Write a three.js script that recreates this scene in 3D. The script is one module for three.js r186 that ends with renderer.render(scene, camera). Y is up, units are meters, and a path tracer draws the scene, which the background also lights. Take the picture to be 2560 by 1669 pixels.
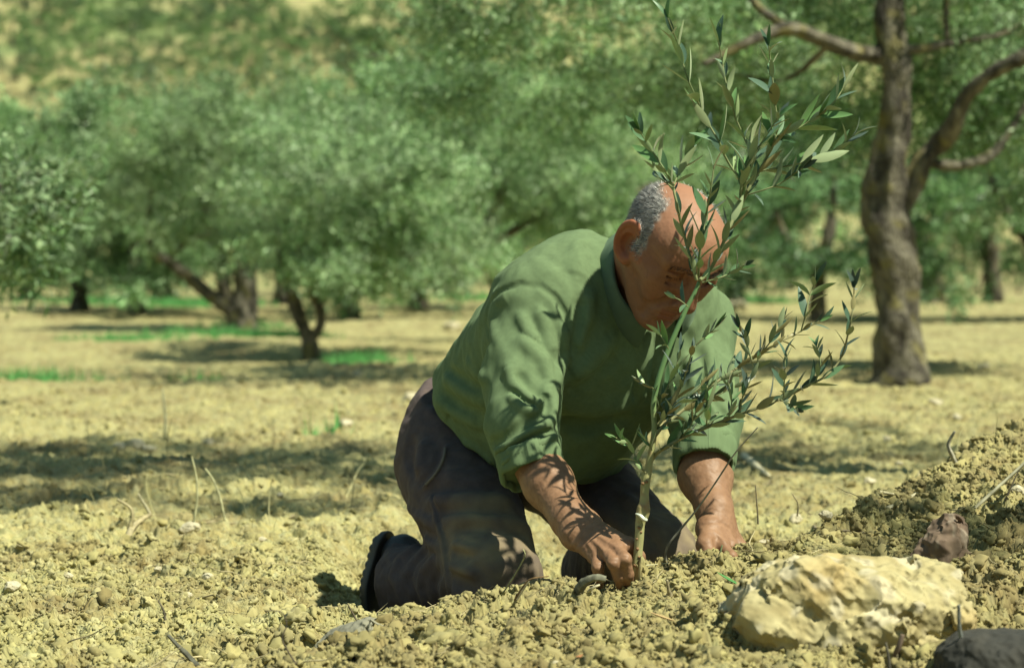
import * as THREE from 'three';
import { createNoise3D, createNoise2D } from 'simplex-noise';
import { mergeGeometries, mergeVertices } from 'three/addons/utils/BufferGeometryUtils.js';

// ---------------------------------------------------------------- camera, sky, sun, exposure
const scene = new THREE.Scene();
const W0 = 2560, H0 = 1669, F0 = 6022, EYE = 0.58, HORIZON = 659;
const PITCH = Math.atan((H0 / 2 - HORIZON) / F0);
const camera = new THREE.PerspectiveCamera(2 * Math.atan(H0 / 2 / F0) * 180 / Math.PI, W0 / H0, 0.1, 600);
camera.position.set(0, EYE, 0);
camera.rotation.x = -PITCH;
camera.focus = 3.86;
camera.userData.fStop = 5.6;
camera.updateMatrixWorld(true);

const sunDir = new THREE.Vector3(0.48, 0.85, 0.22).normalize();
{
  const w = 256, h = 128, data = new Float32Array(w * h * 4);
  for (let j = 0; j < h; j++) for (let i = 0; i < w; i++) {
    const up = ((j + 0.5) / h - 0.5) * Math.PI, az = ((i + 0.5) / w - 0.5) * 2 * Math.PI;
    const d = [Math.cos(up) * Math.cos(az), Math.sin(up), Math.cos(up) * Math.sin(az)];
    const s = Math.max(0, Math.sin(up)), hz = Math.pow(1 - s, 3);
    const c = Math.max(0, d[0] * sunDir.x + d[1] * sunDir.y + d[2] * sunDir.z), glow = 0.5 * Math.pow(c, 10);
    const k = (j * w + i) * 4, below = up < 0;
    data[k] = below ? 0.20 : 0.22 + 0.36 * hz + glow; data[k + 1] = below ? 0.19 : 0.43 + 0.32 * hz + glow; data[k + 2] = below ? 0.12 : 0.56 + 0.20 * hz + glow * 0.8; data[k + 3] = 1;
  }
  const sky = new THREE.DataTexture(data, w, h, THREE.RGBAFormat, THREE.FloatType);
  sky.mapping = THREE.EquirectangularReflectionMapping; sky.magFilter = THREE.LinearFilter; sky.needsUpdate = true;
  scene.background = sky; scene.environment = sky; scene.backgroundIntensity = 0.36; scene.environmentIntensity = 0.36;
}
const sun = new THREE.DirectionalLight(new THREE.Color(1.0, 0.96, 0.76), 5.0);
sun.position.copy(sunDir).multiplyScalar(40); sun.target.position.set(0, 0, -4.2);
sun.castShadow = true; sun.shadow.mapSize.set(4096, 4096); sun.shadow.radius = 1.2;
Object.assign(sun.shadow.camera, { left: -14, right: 14, top: 14, bottom: -14, near: 1, far: 120 });
scene.add(sun, sun.target);

const renderer = new THREE.WebGLRenderer({ antialias: true });
renderer.setSize(1024, 667);
renderer.shadowMap.enabled = true;
renderer.toneMapping = THREE.LinearToneMapping;
renderer.toneMappingExposure = 1.54;

// ---------------------------------------------------------------- helpers
let seed = 7;
function rnd() { seed |= 0; seed = seed + 0x6D2B79F5 | 0; let t = Math.imul(seed ^ seed >>> 15, 1 | seed); t = t + Math.imul(t ^ t >>> 7, 61 | t) ^ t; return ((t ^ t >>> 14) >>> 0) / 4294967296; }
const rr = (a, b) => a + (b - a) * rnd();
const gauss = () => Math.sqrt(-2 * Math.log(rnd() + 1e-9)) * Math.cos(6.2832 * rnd());
const n3 = createNoise3D(rnd), n2 = createNoise2D(rnd);
const V = (x, y, z) => new THREE.Vector3(x, y, z);
const clamp = (x, a, b) => x < a ? a : x > b ? b : x;
const lerp = (a, b, t) => a + (b - a) * t;
const sstep = (a, b, x) => { const t = clamp((x - a) / (b - a), 0, 1); return t * t * (3 - 2 * t); };
const cP = Math.cos(PITCH), sP = Math.sin(PITCH);
// a point of the place from a pixel of the photograph and its distance along the lens axis
function P(px, py, d) {
  const x = (px - W0 / 2) / F0 * d, v = (H0 / 2 - py) / F0 * d;
  return V(x, EYE + v * cP - d * sP, -(d * cP + v * sP));
}
const used = {};
function numbered(n) { const k = used[n] = (used[n] ?? -1) + 1; return k ? n + '_' + String(k).padStart(3, '0') : n; }
function tag(o, label, category, group) { o.userData.label = label; o.userData.category = category; if (group) o.userData.group = group; return o; }
function shade(o) { o.traverse(c => { if (c.isMesh) { c.castShadow = true; c.receiveShadow = true; } }); return o; }
function top(o, name, label, category, group) { o.name = numbered(name); if (label) tag(o, label, category, group); scene.add(shade(o)); return o; }
function structure(o, name) { o.name = name; o.userData.kind = 'structure'; scene.add(shade(o)); return o; }
function part(name, geo, mat, parent) { const m = new THREE.Mesh(geo, mat); m.name = name; m.castShadow = m.receiveShadow = true; parent.add(m); return m; }
const mat = (r, g, b, rough = 0.9, extra = {}) => new THREE.MeshStandardMaterial({ color: new THREE.Color().setRGB(r, g, b), roughness: rough, ...extra });
const vmat = (rough = 0.9, extra = {}) => new THREE.MeshStandardMaterial({ vertexColors: true, roughness: rough, ...extra });
function colored(geo, fn) {
  const p = geo.attributes.position, n = geo.attributes.normal, c = new Float32Array(p.count * 3);
  for (let i = 0; i < p.count; i++) { const q = fn(p.getX(i), p.getY(i), p.getZ(i), n ? n.getX(i) : 0, n ? n.getY(i) : 1, n ? n.getZ(i) : 0, i); c[i * 3] = q[0]; c[i * 3 + 1] = q[1]; c[i * 3 + 2] = q[2]; }
  geo.setAttribute('color', new THREE.BufferAttribute(c, 3)); return geo;
}
const mixc = (a, b, t) => [lerp(a[0], b[0], t), lerp(a[1], b[1], t), lerp(a[2], b[2], t)];
function fbm(x, y, z, o = 4) { let s = 0, a = 0.5; for (let i = 0; i < o; i++) { s += a * n3(x, y, z); x = x * 2.03 + 5.1; y = y * 2.03 + 1.7; z = z * 2.03 - 3.3; a *= 0.5; } return s; }

// tapered, slightly rough tube along points with a radius each
function tube(pts, rad, sides = 8, rough = 0, freq = 12, sub = 4) {
  const cv = new THREE.CatmullRomCurve3(pts, false, 'centripetal'), N = Math.max(2, (pts.length - 1) * sub), pos = [], nor = [], uv = [], idx = [];
  let nx = V(0, 0, 1), len = 0, prev = null;
  const t0 = cv.getTangent(0); if (Math.abs(t0.z) > 0.9) nx = V(1, 0, 0);
  for (let i = 0; i <= N; i++) {
    const t = i / N, p = cv.getPoint(t), tg = cv.getTangent(t);
    nx.addScaledVector(tg, -nx.dot(tg)).normalize(); const b = V(0, 0, 0).crossVectors(tg, nx);
    const k = t * (pts.length - 1), a = Math.min(Math.floor(k), pts.length - 2), r0 = lerp(rad[a], rad[a + 1], k - a);
    if (prev) len += prev.distanceTo(p); prev = p;
    for (let s = 0; s <= sides; s++) {
      const an = s / sides * Math.PI * 2, c = Math.cos(an), q = Math.sin(an);
      const d = V(nx.x * c + b.x * q, nx.y * c + b.y * q, nx.z * c + b.z * q);
      let r = r0; if (rough) r *= 1 + rough * fbm((p.x + d.x * r0) * freq, (p.y + d.y * r0) * freq * 0.45, (p.z + d.z * r0) * freq, 3);
      pos.push(p.x + d.x * r, p.y + d.y * r, p.z + d.z * r); nor.push(d.x, d.y, d.z); uv.push(s / sides * 6.28 * r0, len);
    }
  }
  for (let i = 0; i < N; i++) for (let s = 0; s < sides; s++) { const a = i * (sides + 1) + s, b = a + sides + 1; idx.push(a, a + 1, b, b, a + 1, b + 1); }
  const cap = (i, flip) => { const c = pos.length / 3, p = cv.getPoint(i / N), tg = cv.getTangent(i / N); pos.push(p.x, p.y, p.z); nor.push(...(flip ? [-tg.x, -tg.y, -tg.z] : [tg.x, tg.y, tg.z])); uv.push(0, 0); for (let s = 0; s < sides; s++) { const a = i * (sides + 1) + s; flip ? idx.push(c, a + 1, a) : idx.push(c, a, a + 1); } };
  cap(0, true); cap(N, false);
  const g = new THREE.BufferGeometry();
  g.setAttribute('position', new THREE.Float32BufferAttribute(pos, 3)); g.setAttribute('normal', new THREE.Float32BufferAttribute(nor, 3)); g.setAttribute('uv', new THREE.Float32BufferAttribute(uv, 2)); g.setIndex(idx);
  if (rough) g.computeVertexNormals();
  return g;
}

// ---- distance fields and their mesher (sparse surface nets)
const smin = (a, b, k) => { const h = Math.max(k - Math.abs(a - b), 0) / k; return Math.min(a, b) - h * h * k * 0.25; };
const smax = (a, b, k) => -smin(-a, -b, k);
function cone(x, y, z, c) { // c: [ax,ay,az,bx,by,bz,ra,rb]
  const bx = c[3] - c[0], by = c[4] - c[1], bz = c[5] - c[2], px = x - c[0], py = y - c[1], pz = z - c[2];
  const t = clamp((px * bx + py * by + pz * bz) / (bx * bx + by * by + bz * bz + 1e-12), 0, 1);
  const dx = px - t * bx, dy = py - t * by, dz = pz - t * bz;
  return Math.sqrt(dx * dx + dy * dy + dz * dz) - (c[6] + (c[7] - c[6]) * t);
}
const cn = (a, b, ra, rb = ra) => [a.x, a.y, a.z, b.x, b.y, b.z, ra, rb];
function ell(x, y, z, cx, cy, cz, a, b, c) {
  const X = (x - cx), Y = (y - cy), Z = (z - cz);
  const k0 = Math.sqrt(X * X / (a * a) + Y * Y / (b * b) + Z * Z / (c * c)), k1 = Math.sqrt(X * X / a ** 4 + Y * Y / b ** 4 + Z * Z / c ** 4);
  return k1 < 1e-9 ? -Math.min(a, b, c) : k0 * (k0 - 1) / k1;
}
function nets(f, lo, hi, h, margin = 0.012) {
  const B = 8, n = [0, 1, 2].map(i => Math.ceil((hi[i] - lo[i]) / h / B) * B), sx = n[0] + 1, sy = n[1] + 1;
  const val = new Float32Array(sx * sy * (n[2] + 1)), cell = new Int32Array(n[0] * n[1] * n[2]).fill(-1), done = new Uint8Array(val.length), act = [];
  const R = h * B * 0.87;
  for (let k = 0; k < n[2]; k += B) for (let j = 0; j < n[1]; j += B) for (let i = 0; i < n[0]; i += B) {
    if (Math.abs(f(lo[0] + (i + B / 2) * h, lo[1] + (j + B / 2) * h, lo[2] + (k + B / 2) * h)) > R * 1.25 + margin) continue;
    act.push([i, j, k]);
    for (let c = k; c <= k + B; c++) for (let b = j; b <= j + B; b++) for (let a = i; a <= i + B; a++) {
      const q = a + sx * (b + sy * c); if (done[q]) continue; done[q] = 1; val[q] = f(lo[0] + a * h, lo[1] + b * h, lo[2] + c * h);
    }
  }
  const pos = [], idx = [], E = [[0, 1], [2, 3], [4, 5], [6, 7], [0, 2], [1, 3], [4, 6], [5, 7], [0, 4], [1, 5], [2, 6], [3, 7]];
  for (const [i0, j0, k0] of act) for (let k = k0; k < k0 + B; k++) for (let j = j0; j < j0 + B; j++) for (let i = i0; i < i0 + B; i++) {
    const v = []; let m = 0;
    for (let c = 0; c < 8; c++) { const q = val[(i + (c & 1)) + sx * ((j + (c >> 1 & 1)) + sy * (k + (c >> 2)))]; v.push(q); if (q < 0) m |= 1 << c; }
    if (m === 0 || m === 255) continue;
    let X = 0, Y = 0, Z = 0, e = 0;
    for (const [a, b] of E) if ((v[a] < 0) !== (v[b] < 0)) { const t = v[a] / (v[a] - v[b]); X += lerp(a & 1, b & 1, t); Y += lerp(a >> 1 & 1, b >> 1 & 1, t); Z += lerp(a >> 2, b >> 2, t); e++; }
    cell[i + n[0] * (j + n[1] * k)] = pos.length / 3; pos.push(lo[0] + (i + X / e) * h, lo[1] + (j + Y / e) * h, lo[2] + (k + Z / e) * h);
  }
  const at = (i, j, k) => (i < 0 || j < 0 || k < 0 || i >= n[0] || j >= n[1] || k >= n[2]) ? -1 : cell[i + n[0] * (j + n[1] * k)];
  const quad = (a, b, c, d, flip) => { if (a < 0 || b < 0 || c < 0 || d < 0) return; flip ? idx.push(a, c, b, b, c, d) : idx.push(a, b, c, b, d, c); };
  for (const [i0, j0, k0] of act) for (let k = k0; k < k0 + B; k++) for (let j = j0; j < j0 + B; j++) for (let i = i0; i < i0 + B; i++) {
    const q = i + sx * (j + sy * k), s = val[q] < 0;
    if (s !== (val[q + 1] < 0)) quad(at(i, j - 1, k - 1), at(i, j, k - 1), at(i, j - 1, k), at(i, j, k), !s);
    if (s !== (val[q + sx] < 0)) quad(at(i - 1, j, k - 1), at(i - 1, j, k), at(i, j, k - 1), at(i, j, k), !s);
    if (s !== (val[q + sx * sy] < 0)) quad(at(i - 1, j - 1, k), at(i, j - 1, k), at(i - 1, j, k), at(i, j, k), !s);
  }
  const N = new Float32Array(pos.length), e = h * 0.75;
  for (let i = 0; i < pos.length; i += 3) {
    const x = pos[i], y = pos[i + 1], z = pos[i + 2];
    let a = f(x + e, y, z) - f(x - e, y, z), b = f(x, y + e, z) - f(x, y - e, z), c = f(x, y, z + e) - f(x, y, z - e); const l = Math.hypot(a, b, c) || 1;
    N[i] = a / l; N[i + 1] = b / l; N[i + 2] = c / l;
  }
  const g = new THREE.BufferGeometry();
  g.setAttribute('position', new THREE.Float32BufferAttribute(pos, 3)); g.setAttribute('normal', new THREE.BufferAttribute(N, 3)); g.setIndex(idx);
  return g;
}
// folds and seams: lines traced on a surface; the field is raised (amp > 0) or cut (amp < 0) along them
function onSurface(f, px, py, d0 = 3.3, d1 = 5.2) {
  const a = P(px, py, 1), dir = a.clone().sub(camera.position), s = dir.length();
  for (let d = d0, i = 0; i < 200 && d < d1; i++) { const p = P(px, py, d), q = f(p.x, p.y, p.z); if (q < 0.0006) return p; d += Math.max(q, 0.0005) / s * 0.8; }
  return null;
}
function foldSet(f, list, narrow = 1) {
  const segs = [];
  for (const [amp, wid0, ...pts] of list) {
    const wid = wid0 * narrow;
    const w = []; const m = [];
    for (let i = 0; i < pts.length - 1; i++) for (let k = 0; k < 3; k++) m.push([lerp(pts[i][0], pts[i + 1][0], k / 3), lerp(pts[i][1], pts[i + 1][1], k / 3)]);
    m.push(pts[pts.length - 1]);
    for (const q of m) { const p = onSurface(f, q[0], q[1]); if (p) w.push(p); }
    for (let i = 0; i < w.length - 1; i++) if (w[i].distanceTo(w[i + 1]) < 0.07) {
      const ends = (i === 0 ? 1 : 0) + (i === w.length - 2 ? 2 : 0);
      segs.push([w[i].x, w[i].y, w[i].z, w[i + 1].x, w[i + 1].y, w[i + 1].z, amp, wid, ends]);
    }
  }
  return (x, y, z) => {
    let up = 0, dn = 0;
    for (const s of segs) {
      const R = s[7] * 2.4 + 0.04; if (Math.abs(x - s[0]) > R || Math.abs(y - s[1]) > R || Math.abs(z - s[2]) > R) continue;
      const bx = s[3] - s[0], by = s[4] - s[1], bz = s[5] - s[2], px = x - s[0], py = y - s[1], pz = z - s[2];
      const tt = (px * bx + py * by + pz * bz) / (bx * bx + by * by + bz * bz + 1e-12), t = clamp(tt, 0, 1);
      const d2 = (px - t * bx) ** 2 + (py - t * by) ** 2 + (pz - t * bz) ** 2, w2 = s[7] * s[7]; if (d2 > w2 * 6) continue;
      let a = s[6] * Math.exp(-d2 / w2);
      if ((s[8] & 1) && t < 0.5) a *= 0.4 + 1.2 * t; if ((s[8] & 2) && t > 0.5) a *= 0.4 + 1.2 * (1 - t);
      if (a > up) up = a; if (a < dn) dn = a;
    }
    return up + dn;
  };
}

// ---------------------------------------------------------------- ground
const crest = [[640, 1700, 3.5], [760, 1672, 3.55], [900, 1604, 3.66], [1000, 1570, 3.72], [1100, 1536, 3.76], [1250, 1494, 3.78], [1400, 1472, 3.77], [1480, 1482, 3.73], [1545, 1474, 3.73], [1605, 1442, 3.75], [1750, 1410, 3.86], [1900, 1390, 3.95], [2050, 1345, 4.07], [2150, 1296, 4.2], [2300, 1215, 4.4], [2450, 1125, 4.6], [2560, 1085, 4.75], [2900, 1050, 5.0]]
  .map(([a, b, d]) => { const p = P(a, b, d); return [p.x, p.y, -p.z]; });
function crestAt(x) {
  let i = 0; while (i < crest.length - 2 && crest[i + 1][0] < x) i++;
  const a = crest[i], b = crest[i + 1], t = clamp((x - a[0]) / (b[0] - a[0]), 0, 1);
  return [lerp(a[1], b[1], t), lerp(a[2], b[2], t)];
}
const rn2 = (x, y) => 1 - Math.abs(n2(x, y));
function clump(x, D) { // lumpy soil: rounded crumbs and clods of several sizes
  const w1 = n2(x * 15, D * 15 + 40) * 0.02, w2 = n2(x * 15 + 60, D * 15) * 0.02, k = clamp(0.75 + 0.75 * n2(x * 2.3 + 5, D * 2.3), 0.2, 1.4); x += w1; D += w2;
  const a = n2(x * 8, D * 8), b = n2(x * 19 + 7, D * 19), c = n2(x * 47 + 3, D * 47 - 5), e = n2(x * 95, D * 95 + 11);
  return 0.012 * (a * 0.5 + Math.max(0, a)) + k * 0.013 * (Math.abs(b) + 0.5 * Math.max(0, b) - 0.45) + (0.4 + 0.6 * k) * 0.0065 * (Math.abs(c) - 0.35) + 0.0016 * (Math.abs(e) - 0.3);
}
function smooth0(x, D) { // the lie of the land without its crumbs
  let h = 0.012 * n2(x * 1.1, D * 1.1) + 0.05 * n2(x * 0.13 + 4, D * 0.13) * sstep(6, 16, D);
  h += 0.055 * Math.exp(-(((D - 6.0 + 0.25 * x) / 0.4) ** 2)) * sstep(-0.3, -0.9, x) + 0.05 * Math.exp(-(((D - 8.2) / 0.5) ** 2)) * (0.5 + 0.5 * n2(x * 0.7, 3));
  h += 0.10 * rn2(x * 0.05, D * 0.22) * sstep(9, 14, D) - 0.08 * sstep(9, 14, D);
  h -= 0.10 * sstep(-0.42, -0.25, x) * sstep(0.4, 0.15, x) * sstep(3.82, 4.4, D) * sstep(5.3, 4.75, D);
  const [hc, Dc] = crestAt(x), in_ = sstep(-0.47, -0.3, x);
  let m = 0;
  if (D >= Dc) m = hc * (1 - sstep(0, 0.26 + 0.5 * sstep(0.5, 1.0, x), D - Dc));
  else { const t = clamp((Dc - D) / (Dc - 2.9), 0, 1); m = lerp(hc, 0.062 - 0.022 * sstep(0.25, 0.45, x), Math.pow(t, 0.85)) + 0.018 * Math.sin(t * 7 + x * 5) * t * (1 - t) * 2; }
  m *= in_;
  if (x < -0.2 && D < Dc) m *= 1 - sstep(-0.2, -0.46, x) * 0.4;
  h = h * (1 - 0.7 * in_ * sstep(4.0, 3.8, D)) + Math.max(0, m);
  if (x > 0.9) h += 0.06 * sstep(0.9, 2.2, x) * sstep(6, 3.5, D);
  // hillside beyond the grove
  h += Math.max(0, D - 58) * 0.25 * sstep(58, 90, D) + 2.2 * n2(x * 0.03, D * 0.03) * sstep(60, 90, D);
  return h;
}
function moundness(x, D) { const [, Dc] = crestAt(x); return sstep(-0.5, -0.3, x) * sstep(Dc + 0.35, Dc, D); }
function H(x, D) { return smooth0(x, D) + clump(x, D) * lerp(lerp(1.2, 0.95, sstep(5, 9, D)), 1.5, moundness(x, D)) * (1 - 0.6 * sstep(30, 60, D)); }
function onGround(px, py) {
  let d = 2.4; for (let i = 0; i < 4000; i++) { const p = P(px, py, d); if (p.y < H(p.x, -p.z)) return p; d *= 1.0012; if (d > 200) break; }
  return P(px, py, 60);
}
function noiseTexture(size, fn, srgb) {
  const d = new Uint8Array(size * size * 4);
  for (let j = 0; j < size; j++) for (let i = 0; i < size; i++) { const c = fn(i / size, j / size), k = (j * size + i) * 4; for (let q = 0; q < 3; q++) d[k + q] = clamp(Math.round((Array.isArray(c) ? c[q] : c) * 255), 0, 255); d[k + 3] = 255; }
  const t = new THREE.DataTexture(d, size, size); t.wrapS = t.wrapT = THREE.RepeatWrapping; t.magFilter = THREE.LinearFilter; t.minFilter = THREE.LinearMipmapLinearFilter; t.generateMipmaps = true; if (srgb) t.colorSpace = THREE.SRGBColorSpace; t.needsUpdate = true; return t;
}
const torus = (u, v, f, s = 0) => { const a = u * 6.28318, b = v * 6.28318, r = f / 6.28318; return n3(Math.cos(a) * r + s, Math.sin(a) * r + Math.cos(b) * r * 1.3, Math.sin(b) * r * 1.3 + s * 0.7); };
const soilBump = noiseTexture(512, (u, v) => 0.5 + 0.25 * (Math.abs(torus(u, v, 24)) - 0.3) + 0.25 * torus(u, v, 60, 3) + 0.16 * torus(u, v, 130, 7));
const soilGrain = noiseTexture(512, (u, v) => { const a = torus(u, v, 50, 2), b = torus(u, v, 120, 5), s = 0.80 + 0.12 * a + 0.12 * b, w = torus(u, v, 16, 9) * 0.05; return [s + w, s, s - w * 1.3]; }, false);
const SOIL = [0.415, 0.385, 0.165], SOIL2 = [0.26, 0.21, 0.085], SOIL3 = [0.54, 0.51, 0.28];
function soilColor(x, D) {
  const a = n2(x * 1.7 + 9, D * 1.1), b = n2(x * 6, D * 5 + 3), c = n2(x * 30, D * 30), far = sstep(45, 75, D);
  let q = mixc(SOIL, SOIL2, clamp(0.3 + 0.55 * a + 0.5 * b, 0, 1)); q = mixc(q, SOIL3, clamp(0.55 * c + 0.2 * n2(x * 12, D * 12), 0, 0.8));
  const dug = moundness(x, D); q = mixc(q, mixc([0.32, 0.275, 0.115], [0.22, 0.175, 0.075], 0.5 + 0.5 * b), dug * (0.55 + 0.3 * c)); // freshly dug soil of the mound
  const gr = sstep(0.1, 0.7, n2(x * 0.11 + 2, D * 0.06 + 8)); q = mixc(q, [0.15, 0.24, 0.075], clamp(0.15 + gr, 0, 1) * far * 0.75);
  return q;
}
{
  const th = []; // angles, dense across the view, coarse to the sides
  for (let a = -75; a < -16; a += 2) th.push(a); for (let a = -16; a < -12.6; a += 0.2) th.push(a);
  for (let i = 0; i <= 560; i++) th.push(-12.6 + 25.2 * i / 560);
  for (let a = 12.8; a < 16; a += 0.2) th.push(a); for (let a = 16; a <= 76; a += 2) th.push(a);
  const Ds = []; for (let D = 1.2; D < 2.8; D += 0.1) Ds.push(D); for (let D = 2.8; D < 5.2; D += 0.0055) Ds.push(D); for (let D = 5.2; D < 300;) { Ds.push(D); D *= 1.0035 + 0.012 * sstep(25, 80, D); }
  const nx = th.length, nz = Ds.length, pos = new Float32Array(nx * nz * 3), uv = new Float32Array(nx * nz * 2), col = new Float32Array(nx * nz * 3), idx = new Uint32Array((nx - 1) * (nz - 1) * 6);
  for (let j = 0; j < nz; j++) for (let i = 0; i < nx; i++) {
    const k = j * nx + i, D = Ds[j], x = Math.tan(th[i] * Math.PI / 180) * D, c = soilColor(x, D);
    pos[k * 3] = x; pos[k * 3 + 1] = H(x, D); pos[k * 3 + 2] = -D; uv[k * 2] = x / 0.35; uv[k * 2 + 1] = D / 0.35; col.set(c, k * 3);
  }
  let q = 0; for (let j = 0; j < nz - 1; j++) for (let i = 0; i < nx - 1; i++) { const a = j * nx + i, b = a + nx; idx[q++] = a; idx[q++] = a + 1; idx[q++] = b; idx[q++] = b; idx[q++] = a + 1; idx[q++] = b + 1; }
  const g = new THREE.BufferGeometry(); g.setAttribute('position', new THREE.BufferAttribute(pos, 3)); g.setAttribute('uv', new THREE.BufferAttribute(uv, 2)); g.setAttribute('color', new THREE.BufferAttribute(col, 3)); g.setIndex(new THREE.BufferAttribute(idx, 1)); g.computeVertexNormals();
  structure(new THREE.Mesh(g, vmat(0.97, { bumpMap: soilBump, bumpScale: 0.004, map: soilGrain })), 'ground');
  console.log('ground triangles', idx.length / 3);
}

// loose crumbs and clods of soil
function lumpGeo(s, det = 1, rough = 0.35) {
  let g = new THREE.IcosahedronGeometry(1, det); g.deleteAttribute('uv'); g.deleteAttribute('normal'); g = mergeVertices(g); const p = g.attributes.position;
  for (let i = 0; i < p.count; i++) { const x = p.getX(i), y = p.getY(i), z = p.getZ(i), k = 1 + rough * n3(x * 1.3 + s, y * 1.3, z * 1.3 - s) + rough * 0.5 * n3(x * 3 + s, y * 3, z * 3); p.setXYZ(i, x * k, y * k * 0.75, z * k); }
  g.computeVertexNormals(); return g;
}
{
  const counts = [30000, 30000, 30000, 2200];
  counts.forEach((N, v) => {
    const m = new THREE.InstancedMesh(lumpGeo(v * 3.7 + 1, v === 3 ? 2 : 1, 0.6), mat(1, 1, 1, 0.97), N), M = new THREE.Matrix4(), q = new THREE.Quaternion(), e = new THREE.Euler(), c = new THREE.Color();
    for (let i = 0; i < N; i++) {
      const near = rnd() < 0.84, D = near ? rr(2.95, 4.9) : 4.6 * Math.exp(rr(0, 1.2)), x = near ? rr(-0.95, 1.15) * D / 4 : rr(-0.24, 0.24) * D;
      if (n2(x * 3.1 + v, D * 2.6) + 0.5 * n2(x * 11, D * 9) < rr(-0.9, 0.55)) { i--; continue; }
      let s = (v === 3 ? 0.0040 : 0.0019) * Math.exp(Math.abs(gauss()) * 0.62) * (1 + 0.1 * D * (near ? 0 : 1)); if (moundness(x, D) > 0.5) s *= 1.15; s = Math.min(s, 0.016);
      if (x > 0.09 && x < 0.24 && D > 3.45 && D < 3.95) s = Math.min(s, 0.004); e.set(rr(0, 6), rr(0, 6), rr(0, 6)); q.setFromEuler(e); const h = H(x, D);
      M.compose(V(x, h - s * 0.1, -D), q, V(s * rr(0.8, 1.3), s * rr(0.7, 1), s * rr(0.8, 1.3))); m.setMatrixAt(i, M);
      const b = soilColor(x, D), k = rr(0.62, 1.02); c.setRGB(b[0] * k, b[1] * k, b[2] * k); m.setColorAt(i, c);
    }
    m.name = numbered('soil_crumbs'); m.userData.kind = 'stuff'; tag(m, 'loose crumbs and clods of dry yellowish soil lying over the ground', 'soil'); m.userData.kind = 'stuff'; scene.add(shade(m));
  });
}

// ---------------------------------------------------------------- olive grove
function leafyTwig(s, n, len, leafL, leafW, droop, upper, under) {
  const pos = [], nor = [], col = [], stem = t => V(0.06 * Math.sin(t * 3 + s) * len, len * t, -droop * len * t * t);
  const tri = (a, b, c, N, k) => { for (const p of [a, b, c]) { pos.push(p.x, p.y, p.z); nor.push(N.x, N.y, N.z); col.push(...k); } };
  for (let i = 0; i < 4; i++) { const a = stem(i / 4), b = stem((i + 1) / 4), w = 0.0022 * (1.2 - i / 4); for (const q of [V(w, 0, 0), V(0, 0, w)]) { const N = V(q.z, 0, q.x).normalize(); tri(a.clone().add(q), a.clone().sub(q), b, N, [0.12, 0.11, 0.07]); } }
  for (let i = 0; i < n; i++) {
    const t = 0.12 + 0.88 * i / n, o = stem(t), an = i * 2.4 + rr(-0.4, 0.4), out = V(Math.cos(an), 0, Math.sin(an)), d = out.clone().multiplyScalar(rr(0.55, 1)).add(V(0, rr(0.25, 0.9), 0)).normalize();
    const L = leafL * rr(0.7, 1.2), w = leafW * rr(0.8, 1.2), side = V(0, 0, 0).crossVectors(d, V(rr(-1, 1), rr(-0.3, 1), rr(-1, 1))).normalize(), N = V(0, 0, 0).crossVectors(side, d).normalize();
    const m = o.clone().addScaledVector(d, L * 0.48).addScaledVector(N, L * 0.05), e = o.clone().addScaledVector(d, L), l = m.clone().addScaledVector(side, w), r = m.clone().addScaledVector(side, -w);
    const k = rr(0, 1), c = (rnd() < 0.62 ? upper : under).map((v) => v * lerp(0.8, 1.2, k));
    tri(o, l, e, N, c); tri(o, e, r, N, c);
  }
  const g = new THREE.BufferGeometry(); g.setAttribute('position', new THREE.Float32BufferAttribute(pos, 3)); g.setAttribute('normal', new THREE.Float32BufferAttribute(nor, 3)); g.setAttribute('color', new THREE.Float32BufferAttribute(col, 3)); return g;
}
const UP_ = [0.155, 0.285, 0.122], UN_ = [0.40, 0.56, 0.34];
const twigGeo = [0, 1, 2].map(i => leafyTwig(i * 2.1, 16, 0.24, 0.050, 0.0068, [0.2, 0.5, 0.05][i], UP_, UN_));
const twigFar = [0, 1].map(i => leafyTwig(i * 1.7 + 9, 13, 0.30, 0.085, 0.0125, 0.25, UP_, UN_));
const bushGeo = leafyTwig(4, 14, 0.30, 0.075, 0.018, 0.1, [0.085, 0.165, 0.055], [0.15, 0.25, 0.09]);
const dryGeo = leafyTwig(6, 8, 0.34, 0.05, 0.006, 0.3, [0.20, 0.13, 0.07], [0.30, 0.22, 0.11]);
const leafMat = new THREE.MeshPhysicalMaterial({ vertexColors: true, roughness: 0.85, transmission: 0.3, thickness: 0, clearcoat: 0.35, clearcoatRoughness: 0.32, side: THREE.DoubleSide });
const barkBump = noiseTexture(256, (u, v) => 0.5 + 0.35 * (1 - 2 * Math.abs(torus(u, v * 0.999, 14, 4))) + 0.2 * torus(u, v, 40, 1));
barkBump.repeat.set(5, 0.9);
const barkMat = vmat(0.95, { bumpMap: barkBump, bumpScale: 0.02 });
function barkColor(x, y, z) {
  const a = 0.5 + 0.5 * fbm(x * 9, y * 4, z * 9, 3), b = n3(x * 24, y * 11, z * 24), l = sstep(0.35, 0.6, n3(x * 7 + 11, y * 7, z * 7));
  let c = mixc([0.024, 0.019, 0.014], [0.28, 0.26, 0.19], clamp(1.5 * (a - 0.5) + 0.42 + 0.35 * b, 0, 1)); return mixc(c, [0.30, 0.27, 0.06], l * 0.45);
}
const up = V(0, 1, 0);
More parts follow.
